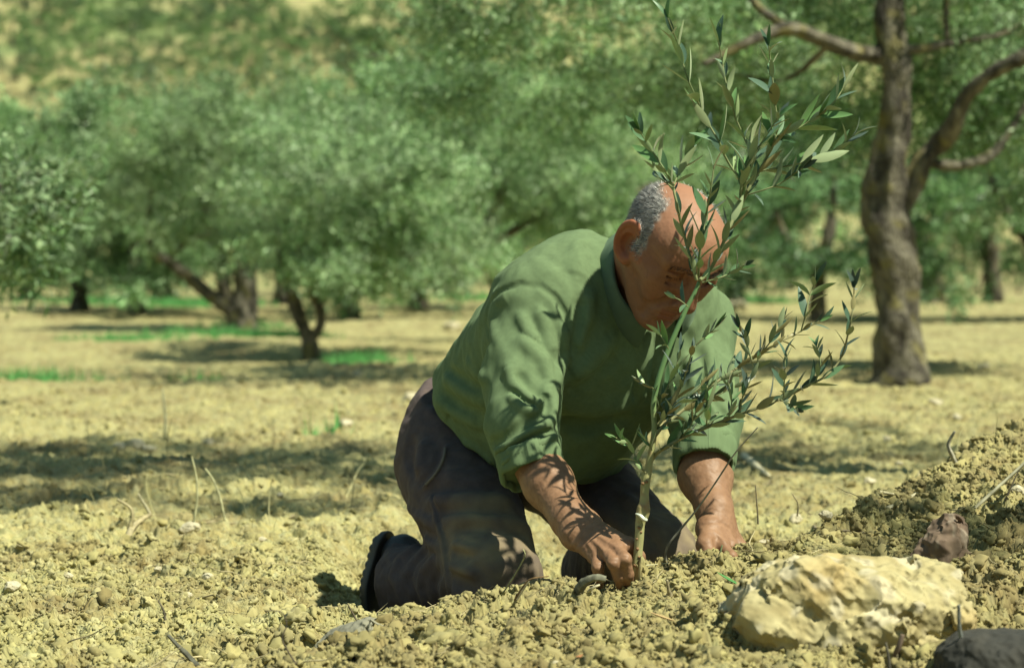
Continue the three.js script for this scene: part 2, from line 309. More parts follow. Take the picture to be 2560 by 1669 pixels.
// limbs: [[ [px,py,d,r], ... ], ...] or world points with w = true; blobs: [x,y,z, rx,ry,rz, twigs] about the base
function fillCrown(blobs, geos, tint, scale, hang) {
  const per = geos.map(() => []), cols = geos.map(() => []), M = new THREE.Matrix4(), q = new THREE.Quaternion(), q2 = new THREE.Quaternion();
  for (const [x, y, z, rx, ry, rz, n] of blobs) {
    const clumps = []; for (let i = 0; i < Math.max(5, n / 42); i++) { const d = V(gauss(), gauss(), gauss()).normalize().multiplyScalar(Math.pow(rnd(), 0.42)); clumps.push([d, rr(0.14, 0.32), rr(0.7, 1.25), d.clone().multiplyScalar(0.9).add(V(gauss() * 0.5, 0.35 - hang * 1.2 + gauss() * 0.4, gauss() * 0.5)).normalize()]); }
    for (let i = 0; i < n * 0.66; i++) {
      const [c, s, tn, sh] = clumps[Math.floor(rnd() * clumps.length)], o = V(gauss(), gauss(), gauss()).multiplyScalar(s * 0.42).addScaledVector(sh, s * rr(-0.6, 2.0)).add(c);
      const p = V(x + o.x * rx, y + o.y * ry, z + o.z * rz), dir = o.clone().normalize().add(V(gauss() * 0.45, rr(-0.1, 0.7) - hang, gauss() * 0.45)).normalize();
      q.setFromUnitVectors(up, dir); q2.setFromAxisAngle(up, rr(0, 6.28)); q.multiply(q2); const k = scale * rr(0.7, 1.25), v = Math.floor(rnd() * geos.length);
      M.compose(p, q, V(k, k, k)); per[v].push(M.clone()); const t = tn * rr(0.85, 1.15); cols[v].push(new THREE.Color().setRGB(tint[0] * t, tint[1] * t, tint[2] * t * rr(0.85, 1.1)));
    }
  }
  return geos.map((g, v) => { const m = new THREE.InstancedMesh(g, leafMat, per[v].length); per[v].forEach((x, i) => { m.setMatrixAt(i, x); m.setColorAt(i, cols[v][i]); }); m.name = 'crown'; m.userData.kind = 'stuff'; return m; });
}
function tree(name, label, category, group, base, limbs, blobs, o = {}) {
  const g = new THREE.Group(); g.position.copy(base);
  limbs.forEach((l, i) => {
    const t = tube(l.map(q => V(q[0], q[1], q[2])), l.map(q => q[3]), i ? 9 : 22, i ? 0.4 : 0.6, o.freq ?? 7, i ? 5 : 7); colored(t, (x, y, z) => barkColor(x + base.x, y, z));
    part(i ? 'limb' : 'trunk', t, barkMat, g);
  });
  for (const m of fillCrown(blobs, o.geos ?? twigGeo, o.tint ?? [1, 1, 1], o.scale ?? 1, o.hang ?? 0.15)) g.add(m);
  return top(g, name, label, category, group);
}
const rel = (base, px, py, d, r) => { const p = P(px, py, d); return [p.x - base.x, p.y - base.y, p.z - base.z, r]; };
const GROVE = 'olive trees of the grove';
function footing(px, py, d) { const p = P(px, py, d); p.y = smooth0(p.x, -p.z) - 0.04; return p; }
{ // the big tree on the right
  const d = 11.6, b = footing(2250, 962, d), R = (px, py, r, dd = d) => rel(b, px, py, dd, r);
  tree('olive_tree', 'old olive tree with thick crooked lichened trunk and bare limbs forking to the sides', 'tree', GROVE, b, [
    [[0, -0.12, 0, 0.19], [0, 0.02, 0, 0.14], R(2250, 905, 0.118), R(2246, 800, 0.107), R(2234, 660, 0.107), R(2214, 530, 0.112), R(2216, 440, 0.1), R(2236, 335, 0.084), R(2244, 250, 0.076), R(2234, 130, 0.072), R(2227, 0, 0.066), R(2215, -200, 0.055), R(2250, -420, 0.035)],
    [R(2240, 560, 0.05), R(2262, 490, 0.062), R(2300, 412, 0.058), R(2340, 366, 0.052), R(2378, 320, 0.048, 11.5), R(2418, 240, 0.042, 11.4), R(2480, 182, 0.038, 11.3), R(2560, 142, 0.034, 11.2), R(2700, 40, 0.024, 11.1), R(2800, -120, 0.012, 11)],
    [R(2320, 400, 0.03), R(2350, 412, 0.03), R(2416, 410, 0.027, 11.8), R(2480, 386, 0.024, 12), R(2530, 320, 0.02, 12.2), R(2600, 200, 0.01, 12.3)],
    [R(2230, 150, 0.05), R(2185, 140, 0.048), R(2125, 128, 0.042, 11.5), R(2060, 103, 0.038, 11.4), R(1977, 72, 0.032, 11.2), R(1890, 96, 0.024, 11.1), R(1760, 160, 0.014, 11)],
    [R(2250, 125, 0.024), R(2300, 122, 0.022), R(2364, 110, 0.02, 11.8), R(2430, 100, 0.018, 12), R(2506, 84, 0.014, 12.1), R(2600, 20, 0.008, 12.2)], [R(2368, 110, 0.014, 11.8), R(2366, 40, 0.016, 11.8), R(2372, -80, 0.012, 11.8)],
    [R(1977, 75, 0.022, 11.2), R(1900, 20, 0.02, 11.3), R(1800, -120, 0.012, 11.4)], [R(2080, 108, 0.016, 11.4), R(1960, 200, 0.012, 11.9), R(1850, 190, 0.008, 12.2)],
  ], [[-0.9, 2.9, -0.3, 1.5, 0.8, 1.5, 1700], [-1.35, 1.75, -0.9, 1.0, 0.42, 0.8, 1500], [-0.7, 1.85, -1.3, 0.9, 0.5, 0.6, 1100], [0.9, 1.9, -0.7, 0.9, 0.6, 0.9, 1300], [0.15, 1.9, -1.2, 0.9, 0.5, 0.5, 900], [-1.7, 2.2, 0.3, 0.7, 0.5, 0.8, 600], [0.85, 1.25, -1.6, 0.55, 0.25, 0.4, 330], [0.35, 1.95, -1.0, 0.9, 0.5, 0.5, 900], [1.1, 1.75, -1.4, 0.8, 0.5, 0.6, 800], [0.5, 2.3, -0.4, 1.0, 0.4, 0.5, 500]], { tint: [1.0, 1.05, 0.9], freq: 6 });
}
// the other trees: trunk lines in the photograph's pixels, crowns in metres about the trunk's foot
{ const d = 20.4, b = footing(598, 832, d), R = (px, py, r, dd = d) => rel(b, px, py, dd, r);
  tree('olive_tree', 'olive tree with two limbs splayed in a wide vee from a pale flared foot', 'tree', GROVE, b, [
    [[0, -0.1, 0, 0.2], R(600, 815, 0.12), R(604, 770, 0.095), R(606, 720, 0.08), R(604, 680, 0.07), R(592, 645, 0.06), R(560, 610, 0.045), R(520, 550, 0.03), R(500, 470, 0.015)],
    [R(598, 800, 0.09), R(570, 770, 0.065), R(535, 745, 0.06), R(480, 700, 0.055), R(430, 660, 0.05), R(390, 630, 0.045), R(370, 560, 0.035), R(380, 470, 0.015)],
    [R(625, 800, 0.06), R(632, 740, 0.05), R(628, 680, 0.04), R(650, 600, 0.03), R(690, 520, 0.015)], [R(420, 650, 0.03), R(470, 600, 0.028), R(540, 580, 0.02), R(600, 520, 0.012)]],
    [[-0.35, 1.55, 0, 0.85, 0.48, 0.8, 1600], [0.25, 1.7, -0.2, 0.75, 0.45, 0.7, 1200], [-0.75, 1.15, 0.1, 0.45, 0.38, 0.5, 550], [0.1, 1.05, 0.3, 0.35, 0.25, 0.4, 250]], { tint: [1.0, 1.0, 0.85] }); }
{ const d = 16.5, b = footing(775, 872, d), R = (px, py, r, dd = d) => rel(b, px, py, dd, r);
  tree('olive_tree', 'young olive tree with two thin leaning stems and drooping silvery crown', 'tree', GROVE, b, [
    [[0, -0.1, 0, 0.08], R(772, 850, 0.055), R(752, 800, 0.05), R(735, 750, 0.05), R(725, 700, 0.05), R(738, 660, 0.04), R(760, 600, 0.03), R(790, 500, 0.015)],
    [R(775, 850, 0.04), R(800, 810, 0.035), R(796, 765, 0.035), R(780, 735, 0.032), R(800, 690, 0.028), R(840, 620, 0.02), R(880, 520, 0.01)], [R(728, 705, 0.03), R(700, 650, 0.02), R(690, 560, 0.01)]],
    [[0.15, 1.22, 0, 0.72, 0.4, 0.65, 1500], [0.65, 1.05, 0.1, 0.5, 0.36, 0.5, 800], [-0.15, 0.92, 0.2, 0.35, 0.24, 0.4, 450], [0.3, 0.72, 0.25, 0.5, 0.16, 0.3, 350], [0.9, 0.75, 0, 0.35, 0.25, 0.4, 300]], { tint: [1.22, 1.2, 1.12], hang: 0.4 }); }
{ const d = 40, b = footing(402, 742, d), R = (px, py, r) => rel(b, px, py, d, r);
  tree('olive_tree', 'distant olive tree with short dark trunk above a strip of fresh grass', 'tree', GROVE, b, [[[0, -0.1, 0, 0.28], R(402, 720, 0.17), R(400, 670, 0.13), R(405, 600, 0.1), R(420, 480, 0.05)]],
    [[-0.2, 1.7, 0, 1.7, 0.8, 1.2, 900], [-1.6, 1.2, 0.2, 1.0, 0.7, 1, 500], [0.8, 1.3, 0, 1.0, 0.5, 1, 450]], { tint: [0.85, 0.95, 0.8], geos: twigFar, scale: 1.1 }); }
{ const d = 18.5, b = footing(1262, 850, d), R = (px, py, r, dd = d) => rel(b, px, py, dd, r);
  tree('olive_tree', 'olive tree with a low crooked side limb standing beyond the kneeling man', 'tree', GROVE, b, [
    [[0, -0.1, 0, 0.13], R(1262, 800, 0.09), R(1250, 720, 0.08), R(1232, 650, 0.07), R(1218, 600, 0.06), R(1240, 520, 0.045), R(1280, 420, 0.02)],
    [R(1240, 665, 0.05), R(1180, 640, 0.045), R(1130, 632, 0.04), R(1095, 610, 0.035), R(1070, 575, 0.025), R(1050, 500, 0.012)], [R(1225, 610, 0.04), R(1310, 560, 0.03), R(1360, 530, 0.022), R(1430, 430, 0.01)], [R(1560, 510, 0.035), R(1600, 480, 0.03), R(1660, 440, 0.02)]],
    [[0.0, 1.55, -0.1, 0.85, 0.46, 0.7, 1500], [0.75, 1.35, 0, 0.75, 0.45, 0.6, 1100], [-0.55, 1.25, 0.2, 0.45, 0.4, 0.5, 600], [-0.2, 0.85, 0.2, 0.45, 0.22, 0.4, 260], [0.45, 0.9, 0.1, 0.6, 0.3, 0.5, 500], [1.3, 1.2, -0.2, 0.4, 0.4, 0.4, 350]], { tint: [1.12, 1.15, 0.95] }); }
{ const d = 9.6, b = footing(-190, 1010, d);
  tree('olive_tree', 'olive tree whose long drooping sprays of pale leaves hang in beside the grove edge', 'tree', GROVE, b, [[[0, -0.1, 0, 0.17], [0, 0.3, 0, 0.12], [0.05, 0.8, 0, 0.1], [-0.1, 1.1, 0, 0.06], [-0.3, 1.4, 0, 0.03]], [[0.03, 0.8, 0, 0.05], [0.2, 0.95, 0, 0.03], [0.35, 0.9, 0.1, 0.012]]],
    [[-0.55, 1.25, 0, 0.5, 0.3, 0.5, 500], [0.28, 0.92, 0, 0.22, 0.22, 0.3, 170], [0.05, 0.86, 0, 0.26, 0.2, 0.3, 130], [0.0, 1.02, -0.2, 0.24, 0.16, 0.3, 90]], { tint: [0.95, 0.98, 0.85], hang: 0.85, scale: 1.15 }); }
{ const d = 34, b = footing(2325, 762, d), R = (px, py, r) => rel(b, px, py, d, r);
  tree('olive_tree', 'olive tree trunk half hidden behind the thick lichened trunk', 'tree', GROVE, b, [[[0, -0.1, 0, 0.3], R(2326, 745, 0.2), R(2318, 690, 0.16), R(2300, 620, 0.14), R(2285, 540, 0.13), R(2290, 440, 0.08)]],
    [[-0.2, 2.0, 0, 1.3, 0.6, 1.2, 700], [0.9, 1.7, 0, 1.0, 0.5, 1, 500]], { tint: [0.8, 0.92, 0.72], geos: twigFar, scale: 1.1 }); }
// rows further back: foot pixel, distance, height scale
const back = [
  [190, 735, 28, 1.0, [0.95, 1.05, 0.85], 'grey-green olive tree massed at the grove edge beside drooping sprays'], [60, 720, 36, 1.15, [0.8, 0.92, 0.72], 'dark olive tree behind the drooping sprays'],
  [700, 722, 36, 1.25, [1.0, 1.08, 0.9], 'round pale olive tree rising behind the vee-limbed tree'], [930, 716, 42, 1.45, [0.9, 1.02, 0.82], 'tall olive tree rising behind the silvery young tree'],
  [1100, 712, 46, 1.75, [0.62, 0.80, 0.58], 'dark bushy olive tree on the rise behind the grove'], [480, 706, 55, 1.7, [0.72, 0.88, 0.66], 'dark olive tree at the foot of the hillside'],
  [1420, 730, 30, 1.3, [1.05, 1.12, 0.92], 'pale green olive tree behind the man'], [1600, 716, 40, 1.6, [0.95, 1.08, 0.82], 'olive tree behind the tops of the sapling'],
  [1830, 722, 34, 1.35, [0.95, 1.05, 0.82], 'feathery olive tree behind the sapling'], [2040, 735, 26, 0.85, [0.45, 0.62, 0.42], 'dark dense olive tree beside the thick trunk'],
  [2480, 722, 36, 1.35, [0.55, 0.72, 0.5], 'dark olive tree beyond the forked limb'], [2640, 735, 26, 1.1, [0.8, 0.92, 0.72], 'olive tree at the end of the row by the dry brush'], [330, 738, 27, 0.95, [1.0, 1.05, 0.9], 'grey olive tree closing the gap behind the vee-limbed tree'], [560, 728, 31, 1.05, [1.05, 1.1, 0.95], 'pale olive tree between the vee-limbed tree and the young one'], [870, 740, 26, 0.95, [1.05, 1.12, 0.95], 'light olive tree just behind the silvery young tree'], [1040, 732, 29, 1.1, [0.95, 1.05, 0.88], 'olive tree behind the man\'s back'], [1960, 705, 52, 1.9, [0.85, 1.0, 0.75], 'tall pale olive tree far behind the dense dark one'], [300, 700, 62, 2.0, [0.75, 0.92, 0.68], 'olive tree on the lowest slope of the hill'], [1290, 702, 60, 2.3, [0.8, 0.96, 0.72], 'tall olive tree on the slope above the grove'],
];
for (const [px, py, d, s, tint, label] of back) {
  const b = footing(px, py, d), l1 = rr(-0.3, 0.3) * s, l2 = rr(-0.5, 0.5) * s;
  tree('olive_tree', label, 'tree', GROVE, b, [[[0, -0.15, 0, 0.16 * s], [0.02, 0.15, 0, 0.105 * s], [l1 * 0.3, 0.6 * s, 0, 0.085 * s], [l1, 1.2 * s, 0, 0.08 * s], [l1 * 1.5, 1.9 * s, 0, 0.03]], [[l1 * 0.3, 0.55 * s, 0, 0.07 * s], [l2, 0.95 * s, 0.1, 0.06 * s], [l2 * 1.8, 1.6 * s, 0.1, 0.02]]],
    [[0, 1.75 * s, 0, 1.25 * s, 0.62 * s, 1.0 * s, 620], [l2 * 1.4 - 0.5 * s, 1.05 * s, 0.2, 0.8 * s, 0.55 * s, 0.7 * s, 360], [l1 + 0.6 * s, 1.1 * s, 0.1, 0.8 * s, 0.55 * s, 0.7 * s, 360], [0, 2.2 * s, 0, 0.7 * s, 0.4 * s, 0.6 * s, 200], [0, 0.72 * s, 0.35, 1.0 * s, 0.34 * s, 0.5 * s, 130]], { tint, geos: twigFar, scale: 0.9 + 0.28 * s, hang: 0.2 });
}
// off the frame to the right: the tree whose shade lies across the ground behind the man
{ const b = V(2.75, 0, -5.9); b.y = smooth0(b.x, 5.9);
  tree('olive_tree', 'olive tree beside the field whose broken shade falls on the ground behind the man', 'tree', GROVE, b, [[[0, -0.1, 0, 0.2], [0, 0.3, 0, 0.14], [-0.1, 1.0, 0, 0.11], [-0.3, 1.7, 0, 0.08], [-0.8, 2.4, 0, 0.04]], [[-0.1, 1.1, 0, 0.07], [-0.7, 1.9, -0.2, 0.05], [-1.5, 2.5, -0.2, 0.03], [-2.5, 2.7, -0.15, 0.012]], [[-0.1, 1.2, 0, 0.06], [0.5, 2, 0.2, 0.04], [0.9, 2.6, 0.2, 0.02]]],
    [[-2.4, 2.7, 0.15, 0.6, 0.2, 0.7, 1000], [-1.55, 2.75, 0.15, 0.7, 0.24, 0.75, 1400], [-1.85, 2.65, 0.9, 0.9, 0.2, 0.3, 700], [-0.6, 2.9, -0.1, 0.8, 0.4, 0.6, 420], [0.4, 2.8, 0, 0.8, 0.5, 0.8, 500]], { tint: [0.9, 0.95, 0.8] }); }
{ const b = V(3.3, 0, -2.9); b.y = smooth0(b.x, 2.9);
  tree('olive_tree', 'olive tree beside the mound whose branch tips shade the boulders', 'tree', GROVE, b, [[[0, -0.1, 0, 0.16], [0, 0.3, 0, 0.11], [-0.1, 1.0, 0, 0.09], [-0.2, 1.6, 0, 0.06], [-0.3, 2.4, 0, 0.03]], [[-0.1, 1.1, 0, 0.05], [-0.7, 1.8, 0.1, 0.035], [-1.2, 2.2, 0.4, 0.015]], [[-0.1, 1.2, 0, 0.05], [-0.8, 1.9, -0.2, 0.03], [-1.4, 2.2, -0.35, 0.012]]],
    [[-1.38, 2.2, -0.35, 0.26, 0.12, 0.10, 110], [-0.82, 2.2, 0.55, 0.26, 0.14, 0.16, 190], [0.1, 2.5, 0, 0.8, 0.5, 0.6, 500]], { tint: [0.9, 0.95, 0.8] }); }
// shrubs on the hillside
const shrubSpots = [[520, 40, 92, 3.2, 1], [560, 15, 96, 3.4, 0], [300, 30, 88, 2.4, 0], [180, 45, 84, 2.6, 0], [60, 30, 90, 3.4, 1], [420, 75, 80, 2.0, 0], [760, 60, 86, 2.4, 0], [840, 25, 96, 2.8, 0], [940, 50, 98, 3.6, 0], [820, 95, 78, 1.6, 1], [1010, 110, 74, 1.6, 0], [700, 120, 74, 1.5, 0], [250, 110, 76, 1.8, 0], [1080, 30, 94, 2.0, 1], [120, 110, 76, 2.0, 0], [640, 85, 80, 1.5, 0], [370, 20, 100, 2.8, 0], [1000, 10, 104, 3.0, 0], [1190, 90, 80, 2.8, 1], [460, 140, 74, 1.7, 0], [900, 150, 72, 1.5, 0], [1320, 40, 90, 3.0, 0], [1500, 30, 90, 2.6, 0], [1700, 60, 86, 2.6, 0], [1900, 40, 90, 3.0, 1], [2100, 60, 90, 3.0, 0], [2300, 30, 90, 3.2, 0], [2500, 50, 92, 3.0, 1], [30, 75, 82, 2.4, 0], [210, 80, 80, 2.2, 0], [330, 60, 84, 2.4, 1], [500, 100, 77, 2.0, 0], [590, 60, 84, 2.2, 0], [680, 35, 90, 2.6, 0], [720, 90, 79, 2.0, 0], [870, 65, 84, 2.4, 0], [940, 105, 76, 1.9, 0], [1060, 75, 82, 2.4, 0], [100, 140, 73, 1.8, 0], [340, 135, 74, 1.8, 0], [580, 130, 74, 1.8, 0], [790, 135, 73, 1.7, 0], [1130, 130, 75, 2.0, 0], [450, 15, 102, 3.0, 0], [640, 8, 104, 3.0, 1], [160, 12, 102, 3.0, 0], [40, 170, 70, 1.9, 1], [150, 185, 69, 1.7, 0], [260, 165, 70, 1.8, 0], [380, 180, 69, 1.8, 1], [500, 170, 70, 1.8, 0], [620, 165, 70, 1.9, 0], [700, 180, 69, 1.6, 0], [860, 175, 69, 1.8, 1], [980, 160, 70, 1.8, 0], [1080, 175, 69, 1.8, 0], [90, 205, 67, 1.6, 0], [320, 210, 67, 1.6, 0], [560, 205, 67, 1.6, 0], [1160, 170, 70, 2.0, 1]];
{
  let proto = [0, 1].map(k => { const g = new THREE.Group(); for (const m of fillCrown([[0, 0.42, 0, 0.55, 0.36, 0.5, 260], [0.25, 0.3, 0.1, 0.4, 0.28, 0.4, 120], [-0.3, 0.28, 0.1, 0.4, 0.26, 0.4, 120]], [bushGeo], k ? [0.65, 0.75, 0.7] : [1.35, 1.45, 1.1], 0.42, 0)) g.add(m); const t = tube([V(0, -0.1, 0), V(0.02, 0.2, 0), V(0, 0.5, 0)], [0.03, 0.025, 0.01], 6); part('stem', colored(t, barkColor), barkMat, g); return g; });
  for (const [px, py, d, s, k] of shrubSpots) {
    const g = proto[k].clone(); const p = P(px, py, d); let D = 60; while (D < 250 && smooth0(p.x * D / -p.z, D) < EYE + (p.y - EYE) * D / -p.z - 0.3 * s) D += 0.4;
    const x = p.x * D / -p.z; g.position.set(x, smooth0(x, D) - 0.05, -D); g.scale.setScalar(0.82 * s * D / d); g.rotation.y = rr(0, 6);
    top(g, 'hill_shrub', k ? 'dark evergreen shrub on the dry hillside' : 'fresh green shrub on the dry hillside', 'shrub', k ? 'dark shrubs on the hillside' : 'green shrubs on the hillside');
  }
}
// dry brush by the far bank
for (const [px, py, d, w, lab] of [[2440, 668, 44, 1.3, 'tangle of brown dry brush under the forked limb'], [2540, 660, 46, 1.2, 'brown dry brush at the end of the far bank'], [1880, 668, 50, 1.2, 'brown dry brush behind the fresh grass and white stone']]) {
  const b = footing(px, py, d), g = new THREE.Group(); g.position.copy(b);
  for (const m of fillCrown([[0, 0.35, 0, w, 0.38, 0.6, 300]], [dryGeo], [1, 1, 1], 1.3, 0)) g.add(m);
  part('stem', colored(tube([V(0, -0.1, 0), V(0.1, 0.3, 0), V(0.3, 0.7, 0)], [0.03, 0.025, 0.01], 6), barkColor), barkMat, g);
  top(g, 'dry_brush', lab, 'bush', 'dry brush at the back');
}
// fresh grass under the trees
{
  const pos = [], nor = []; for (let i = 0; i < 9; i++) { const a = rr(0, 6.28), r = rr(0, 0.04), L = rr(0.04, 0.11), l = rr(0.01, 0.05), w = 0.0035, b = V(Math.cos(a) * r, 0, Math.sin(a) * r), t = b.clone().add(V(Math.cos(a) * l, L, Math.sin(a) * l)), s = V(-Math.sin(a), 0, Math.cos(a)).multiplyScalar(w); for (const p of [b.clone().add(s), b.clone().sub(s), t]) { pos.push(p.x, p.y, p.z); nor.push(Math.cos(a) * 0.6, 0.7, Math.sin(a) * 0.6); } }
  const g = new THREE.BufferGeometry(); g.setAttribute('position', new THREE.Float32BufferAttribute(pos, 3)); g.setAttribute('normal', new THREE.Float32BufferAttribute(nor, 3));
  const spots = [[300, 722, 34, 0.9, 0.5, 500], [470, 722, 34, 0.8, 0.6, 500], [400, 715, 37, 1.2, 0.8, 500], [620, 852, 19, 0.5, 0.3, 500], [700, 838, 20, 0.4, 0.35, 400], [300, 860, 18, 0.4, 0.25, 200], [640, 810, 22, 0.35, 0.4, 250], [1930, 700, 36, 0.5, 0.5, 260], [1860, 690, 40, 0.5, 0.7, 220], [985, 720, 36, 0.5, 0.5, 240], [60, 940, 12.5, 0.3, 0.3, 120], [2420, 690, 40, 0.8, 0.6, 160], [900, 885, 15.4, 0.2, 0.25, 140], [780, 1110, 7.9, 0.12, 0.06, 9], [480, 950, 12, 0.14, 0.2, 16], [1180, 700, 38, 0.8, 0.8, 200], [150, 705, 40, 1.2, 0.8, 220]];
  const N = spots.reduce((a, s) => a + s[5], 0), m = new THREE.InstancedMesh(g, new THREE.MeshPhysicalMaterial({ color: new THREE.Color().setRGB(0.06, 0.29, 0.05), roughness: 0.85, transmission: 0.35, thickness: 0, side: THREE.DoubleSide }), N), M = new THREE.Matrix4(), q = new THREE.Quaternion(); let i = 0;
  for (const [px, py, d, rx, rz, n] of spots) { const c = P(px, py, d); for (let k = 0; k < n; k++) { const x = c.x + gauss() * rx * 0.6, D = -c.z + gauss() * rz * 0.6, s = rr(0.5, 1.3) * (d > 25 ? 1.25 : 0.9); q.setFromAxisAngle(up, rr(0, 6.28)); M.compose(V(x, H(x, D) - 0.005, -D), q, V(s, s, s)); m.setMatrixAt(i++, M); } }
  m.name = 'grass'; tag(m, 'fresh green grass growing in strips under the olive trees', 'grass'); m.userData.kind = 'stuff'; scene.add(shade(m));
}

// ---------------------------------------------------------------- the kneeling man
const person = new THREE.Group(); person.position.copy(P(1250, 1500, 4.3)); person.position.y = 0.0;
const pb = person.position;
const place = (geo) => geo.translate(-pb.x, -pb.y, -pb.z);
const LAT = V(0.78, 0, -0.62).normalize(); // towards his left
// --- head frame
const hf = V(0.345, -0.74, 0.575).normalize(), hu0 = V(0.44, 0.66, 0.61), hu = hu0.clone().addScaledVector(hf, -hu0.dot(hf)).normalize(), hr = V(0, 0, 0).crossVectors(hf, hu);
const earPt = P(1584, 597, 3.95), headC = earPt.clone().addScaledVector(hr, -0.072);
const HW = (r, u, f) => headC.clone().addScaledVector(hr, r).addScaledVector(hu, u).addScaledVector(hf, f);
const neckBase = P(1575, 735, 4.2);
const nB = (() => { const d = neckBase.clone().sub(headC); return [d.dot(hr), d.dot(hu), d.dot(hf)]; })();
const neckCone = [0, -0.045, -0.025, nB[0], nB[1], nB[2], 0.053, 0.066];
function headLocal(x, y, z) { // x his right, y up, z forward
  const a = Math.abs(x);
  let d = ell(x, y, z, 0, 0.025, 0.006, 0.0745, 0.0745, 0.093);
  d = smin(d, ell(x, y, z, 0, -0.012, 0.028, 0.064, 0.088, 0.068), 0.03);
  d = smin(d, ell(x, y, z, 0, 0.042, 0.046, 0.060, 0.042, 0.05), 0.03);
  d = smin(d, cone(a, y, z, [0.053, -0.035, -0.002, 0.017, -0.104, 0.069, 0.019, 0.018]), 0.026);
  d = smin(d, Math.hypot(x, (y + 0.107), (z - 0.081)) - 0.0195, 0.02);
  d = smin(d, cone(a, y, z, [0.05, -0.013, 0.066, 0.06, -0.005, 0.03, 0.022, 0.018]), 0.024); // cheekbone
  d = smin(d, ell(a, y, z, 0.039, -0.040, 0.072, 0.021, 0.024, 0.022), 0.018); // cheek
  d = smin(d, ell(x, y, z, 0, -0.066, 0.078, 0.033, 0.034, 0.029), 0.022); // muzzle
  d = smin(d, ell(x, y, z, 0, -0.098, 0.030, 0.036, 0.026, 0.046), 0.028); // under the chin
  d = smin(d, cone(x, y, z, neckCone), 0.026);
  d = smax(d, -(Math.hypot((a - 0.031) * 0.75, y - 0.012, z - 0.108) - 0.0238), 0.013); // eye sockets
  d = smin(d, cone(a, y, z, [0.009, 0.034, 0.097, 0.052, 0.031, 0.076, 0.0115, 0.0095]), 0.010); // brows
  d = smin(d, Math.hypot((a - 0.032) * 0.85, (y - 0.011), z - 0.077) - 0.0152, 0.004); // lids
  d = smax(d, -cone(a, y, z, [0.018, 0.0045, 0.095, 0.046, 0.0045, 0.084, 0.0024, 0.0018]), 0.003); // lid line
  d = smax(d, -cone(a, y, z, [0.02, 0.0195, 0.095, 0.047, 0.017, 0.083, 0.0018, 0.0014]), 0.006); // lid crease
  d = smax(d, -cone(a, y, z, [0.017, -0.006, 0.097, 0.046, -0.007, 0.083, 0.003, 0.002]), 0.007); // bag under the eye
  d = smin(d, cone(x, y, z, [0, 0.024, 0.094, 0, -0.028, 0.118, 0.0095, 0.0142]), 0.013); // nose
  d = smin(d, Math.hypot(a - 0.0145, y + 0.0385, z - 0.104) - 0.0098, 0.008);
  d = smax(d, -(Math.hypot((a - 0.0075), y + 0.048, z - 0.112) - 0.0045), 0.003);
  d = smax(d, -cone(a, y, z, [0.023, -0.034, 0.100, 0.0415, -0.066, 0.085, 0.0058, 0.0062]), 0.012); // from nose to mouth
  d = smax(d, -cone(a, y, z, [0.0415, -0.068, 0.085, 0.037, -0.094, 0.077, 0.0050, 0.002]), 0.012);
  d = smin(d, cone(a, y, z, [0, -0.063, 0.1045, 0.022, -0.0695, 0.0955, 0.0056, 0.0035]), 0.006); // lips
  d = smin(d, cone(a, y, z, [0, -0.0755, 0.1025, 0.018, -0.074, 0.096, 0.006, 0.004]), 0.006);
  d = smax(d, -cone(a, y, z, [0, -0.0695, 0.111, 0.031, -0.0735, 0.098, 0.0032, 0.0040]), 0.005);
  d = smax(d, -cone(a, y, z, [0, -0.088, 0.1, 0.014, -0.09, 0.096, 0.004, 0.002]), 0.012);
  // forehead lines
  for (const [h, w] of [[0.054, 0.034], [0.066, 0.034]]) d = smax(d, -cone(a, y, z, [0, h, 0.0975 - (h - 0.047) * 0.4, w, h - 0.003, 0.084, 0.0012, 0.0008]), 0.005);
  // ears
  const ex = (a - 0.0785) / 1.12, ey = (y + 0.002) / 1.12, ez = (z - 0.001) / 1.12;
  const rx = ex * 0.88 + ez * 0.47, rz = -ex * 0.47 + ez * 0.88, yy = ey * 0.97 - rz * 0.2, zz = rz * 0.97 + ey * 0.2; // tilted out and back
  let e = Math.hypot(rx * 2.6, yy * 0.62, zz) - 0.0205; e *= 0.55;
  const q = Math.hypot(yy * 0.62, zz), rim = Math.hypot(q - 0.0190, rx - 0.0055) - 0.0036;
  e = smin(e, rim * 0.85, 0.004);
  e = smax(e, -(Math.hypot(rx - 0.0095, (yy + 0.004) * 0.75, (zz - 0.002)) - 0.0142), 0.003);
  e = smin(e, Math.hypot(rx - 0.002, yy + 0.007, zz - 0.0155) - 0.006, 0.004);
  e = smin(e, Math.hypot(rx, yy + 0.031, zz - 0.006) - 0.0085, 0.006);
  d = smin(d, e * 1.12, 0.003);
  return d;
}
function headF(x, y, z) {
  const a = x - headC.x, b = y - headC.y, c = z - headC.z;
  return headLocal(a * hr.x + b * hr.y + c * hr.z, a * hu.x + b * hu.y + c * hu.z, a * hf.x + b * hf.y + c * hf.z);
}
// --- joints of the body
const J = {
  rSh: P(1350, 752, 4.1), rEl: P(1300, 1085, 3.98), rWr: P(1453, 1325, 3.8),
  lSh: P(1735, 815, 4.32), lEl: P(1762, 1050, 4.14), lWr: P(1790, 1318, 3.98),
  pel: P(1250, 1120, 4.5), waist: P(1290, 1030, 4.42), belly: P(1375, 1040, 4.29), chest: P(1480, 850, 4.19),
  rHip: P(1132, 1170, 4.42), rKn: P(1238, 1448, 4.1), rAn: P(1035, 1462, 4.4), lHip: P(1400, 1160, 4.58), lKn: P(1640, 1398, 4.25), lAn: P(1480, 1420, 4.66),
};
const off = (p, l, y = 0, z = 0) => p.clone().addScaledVector(LAT, l).add(V(0, y, z));
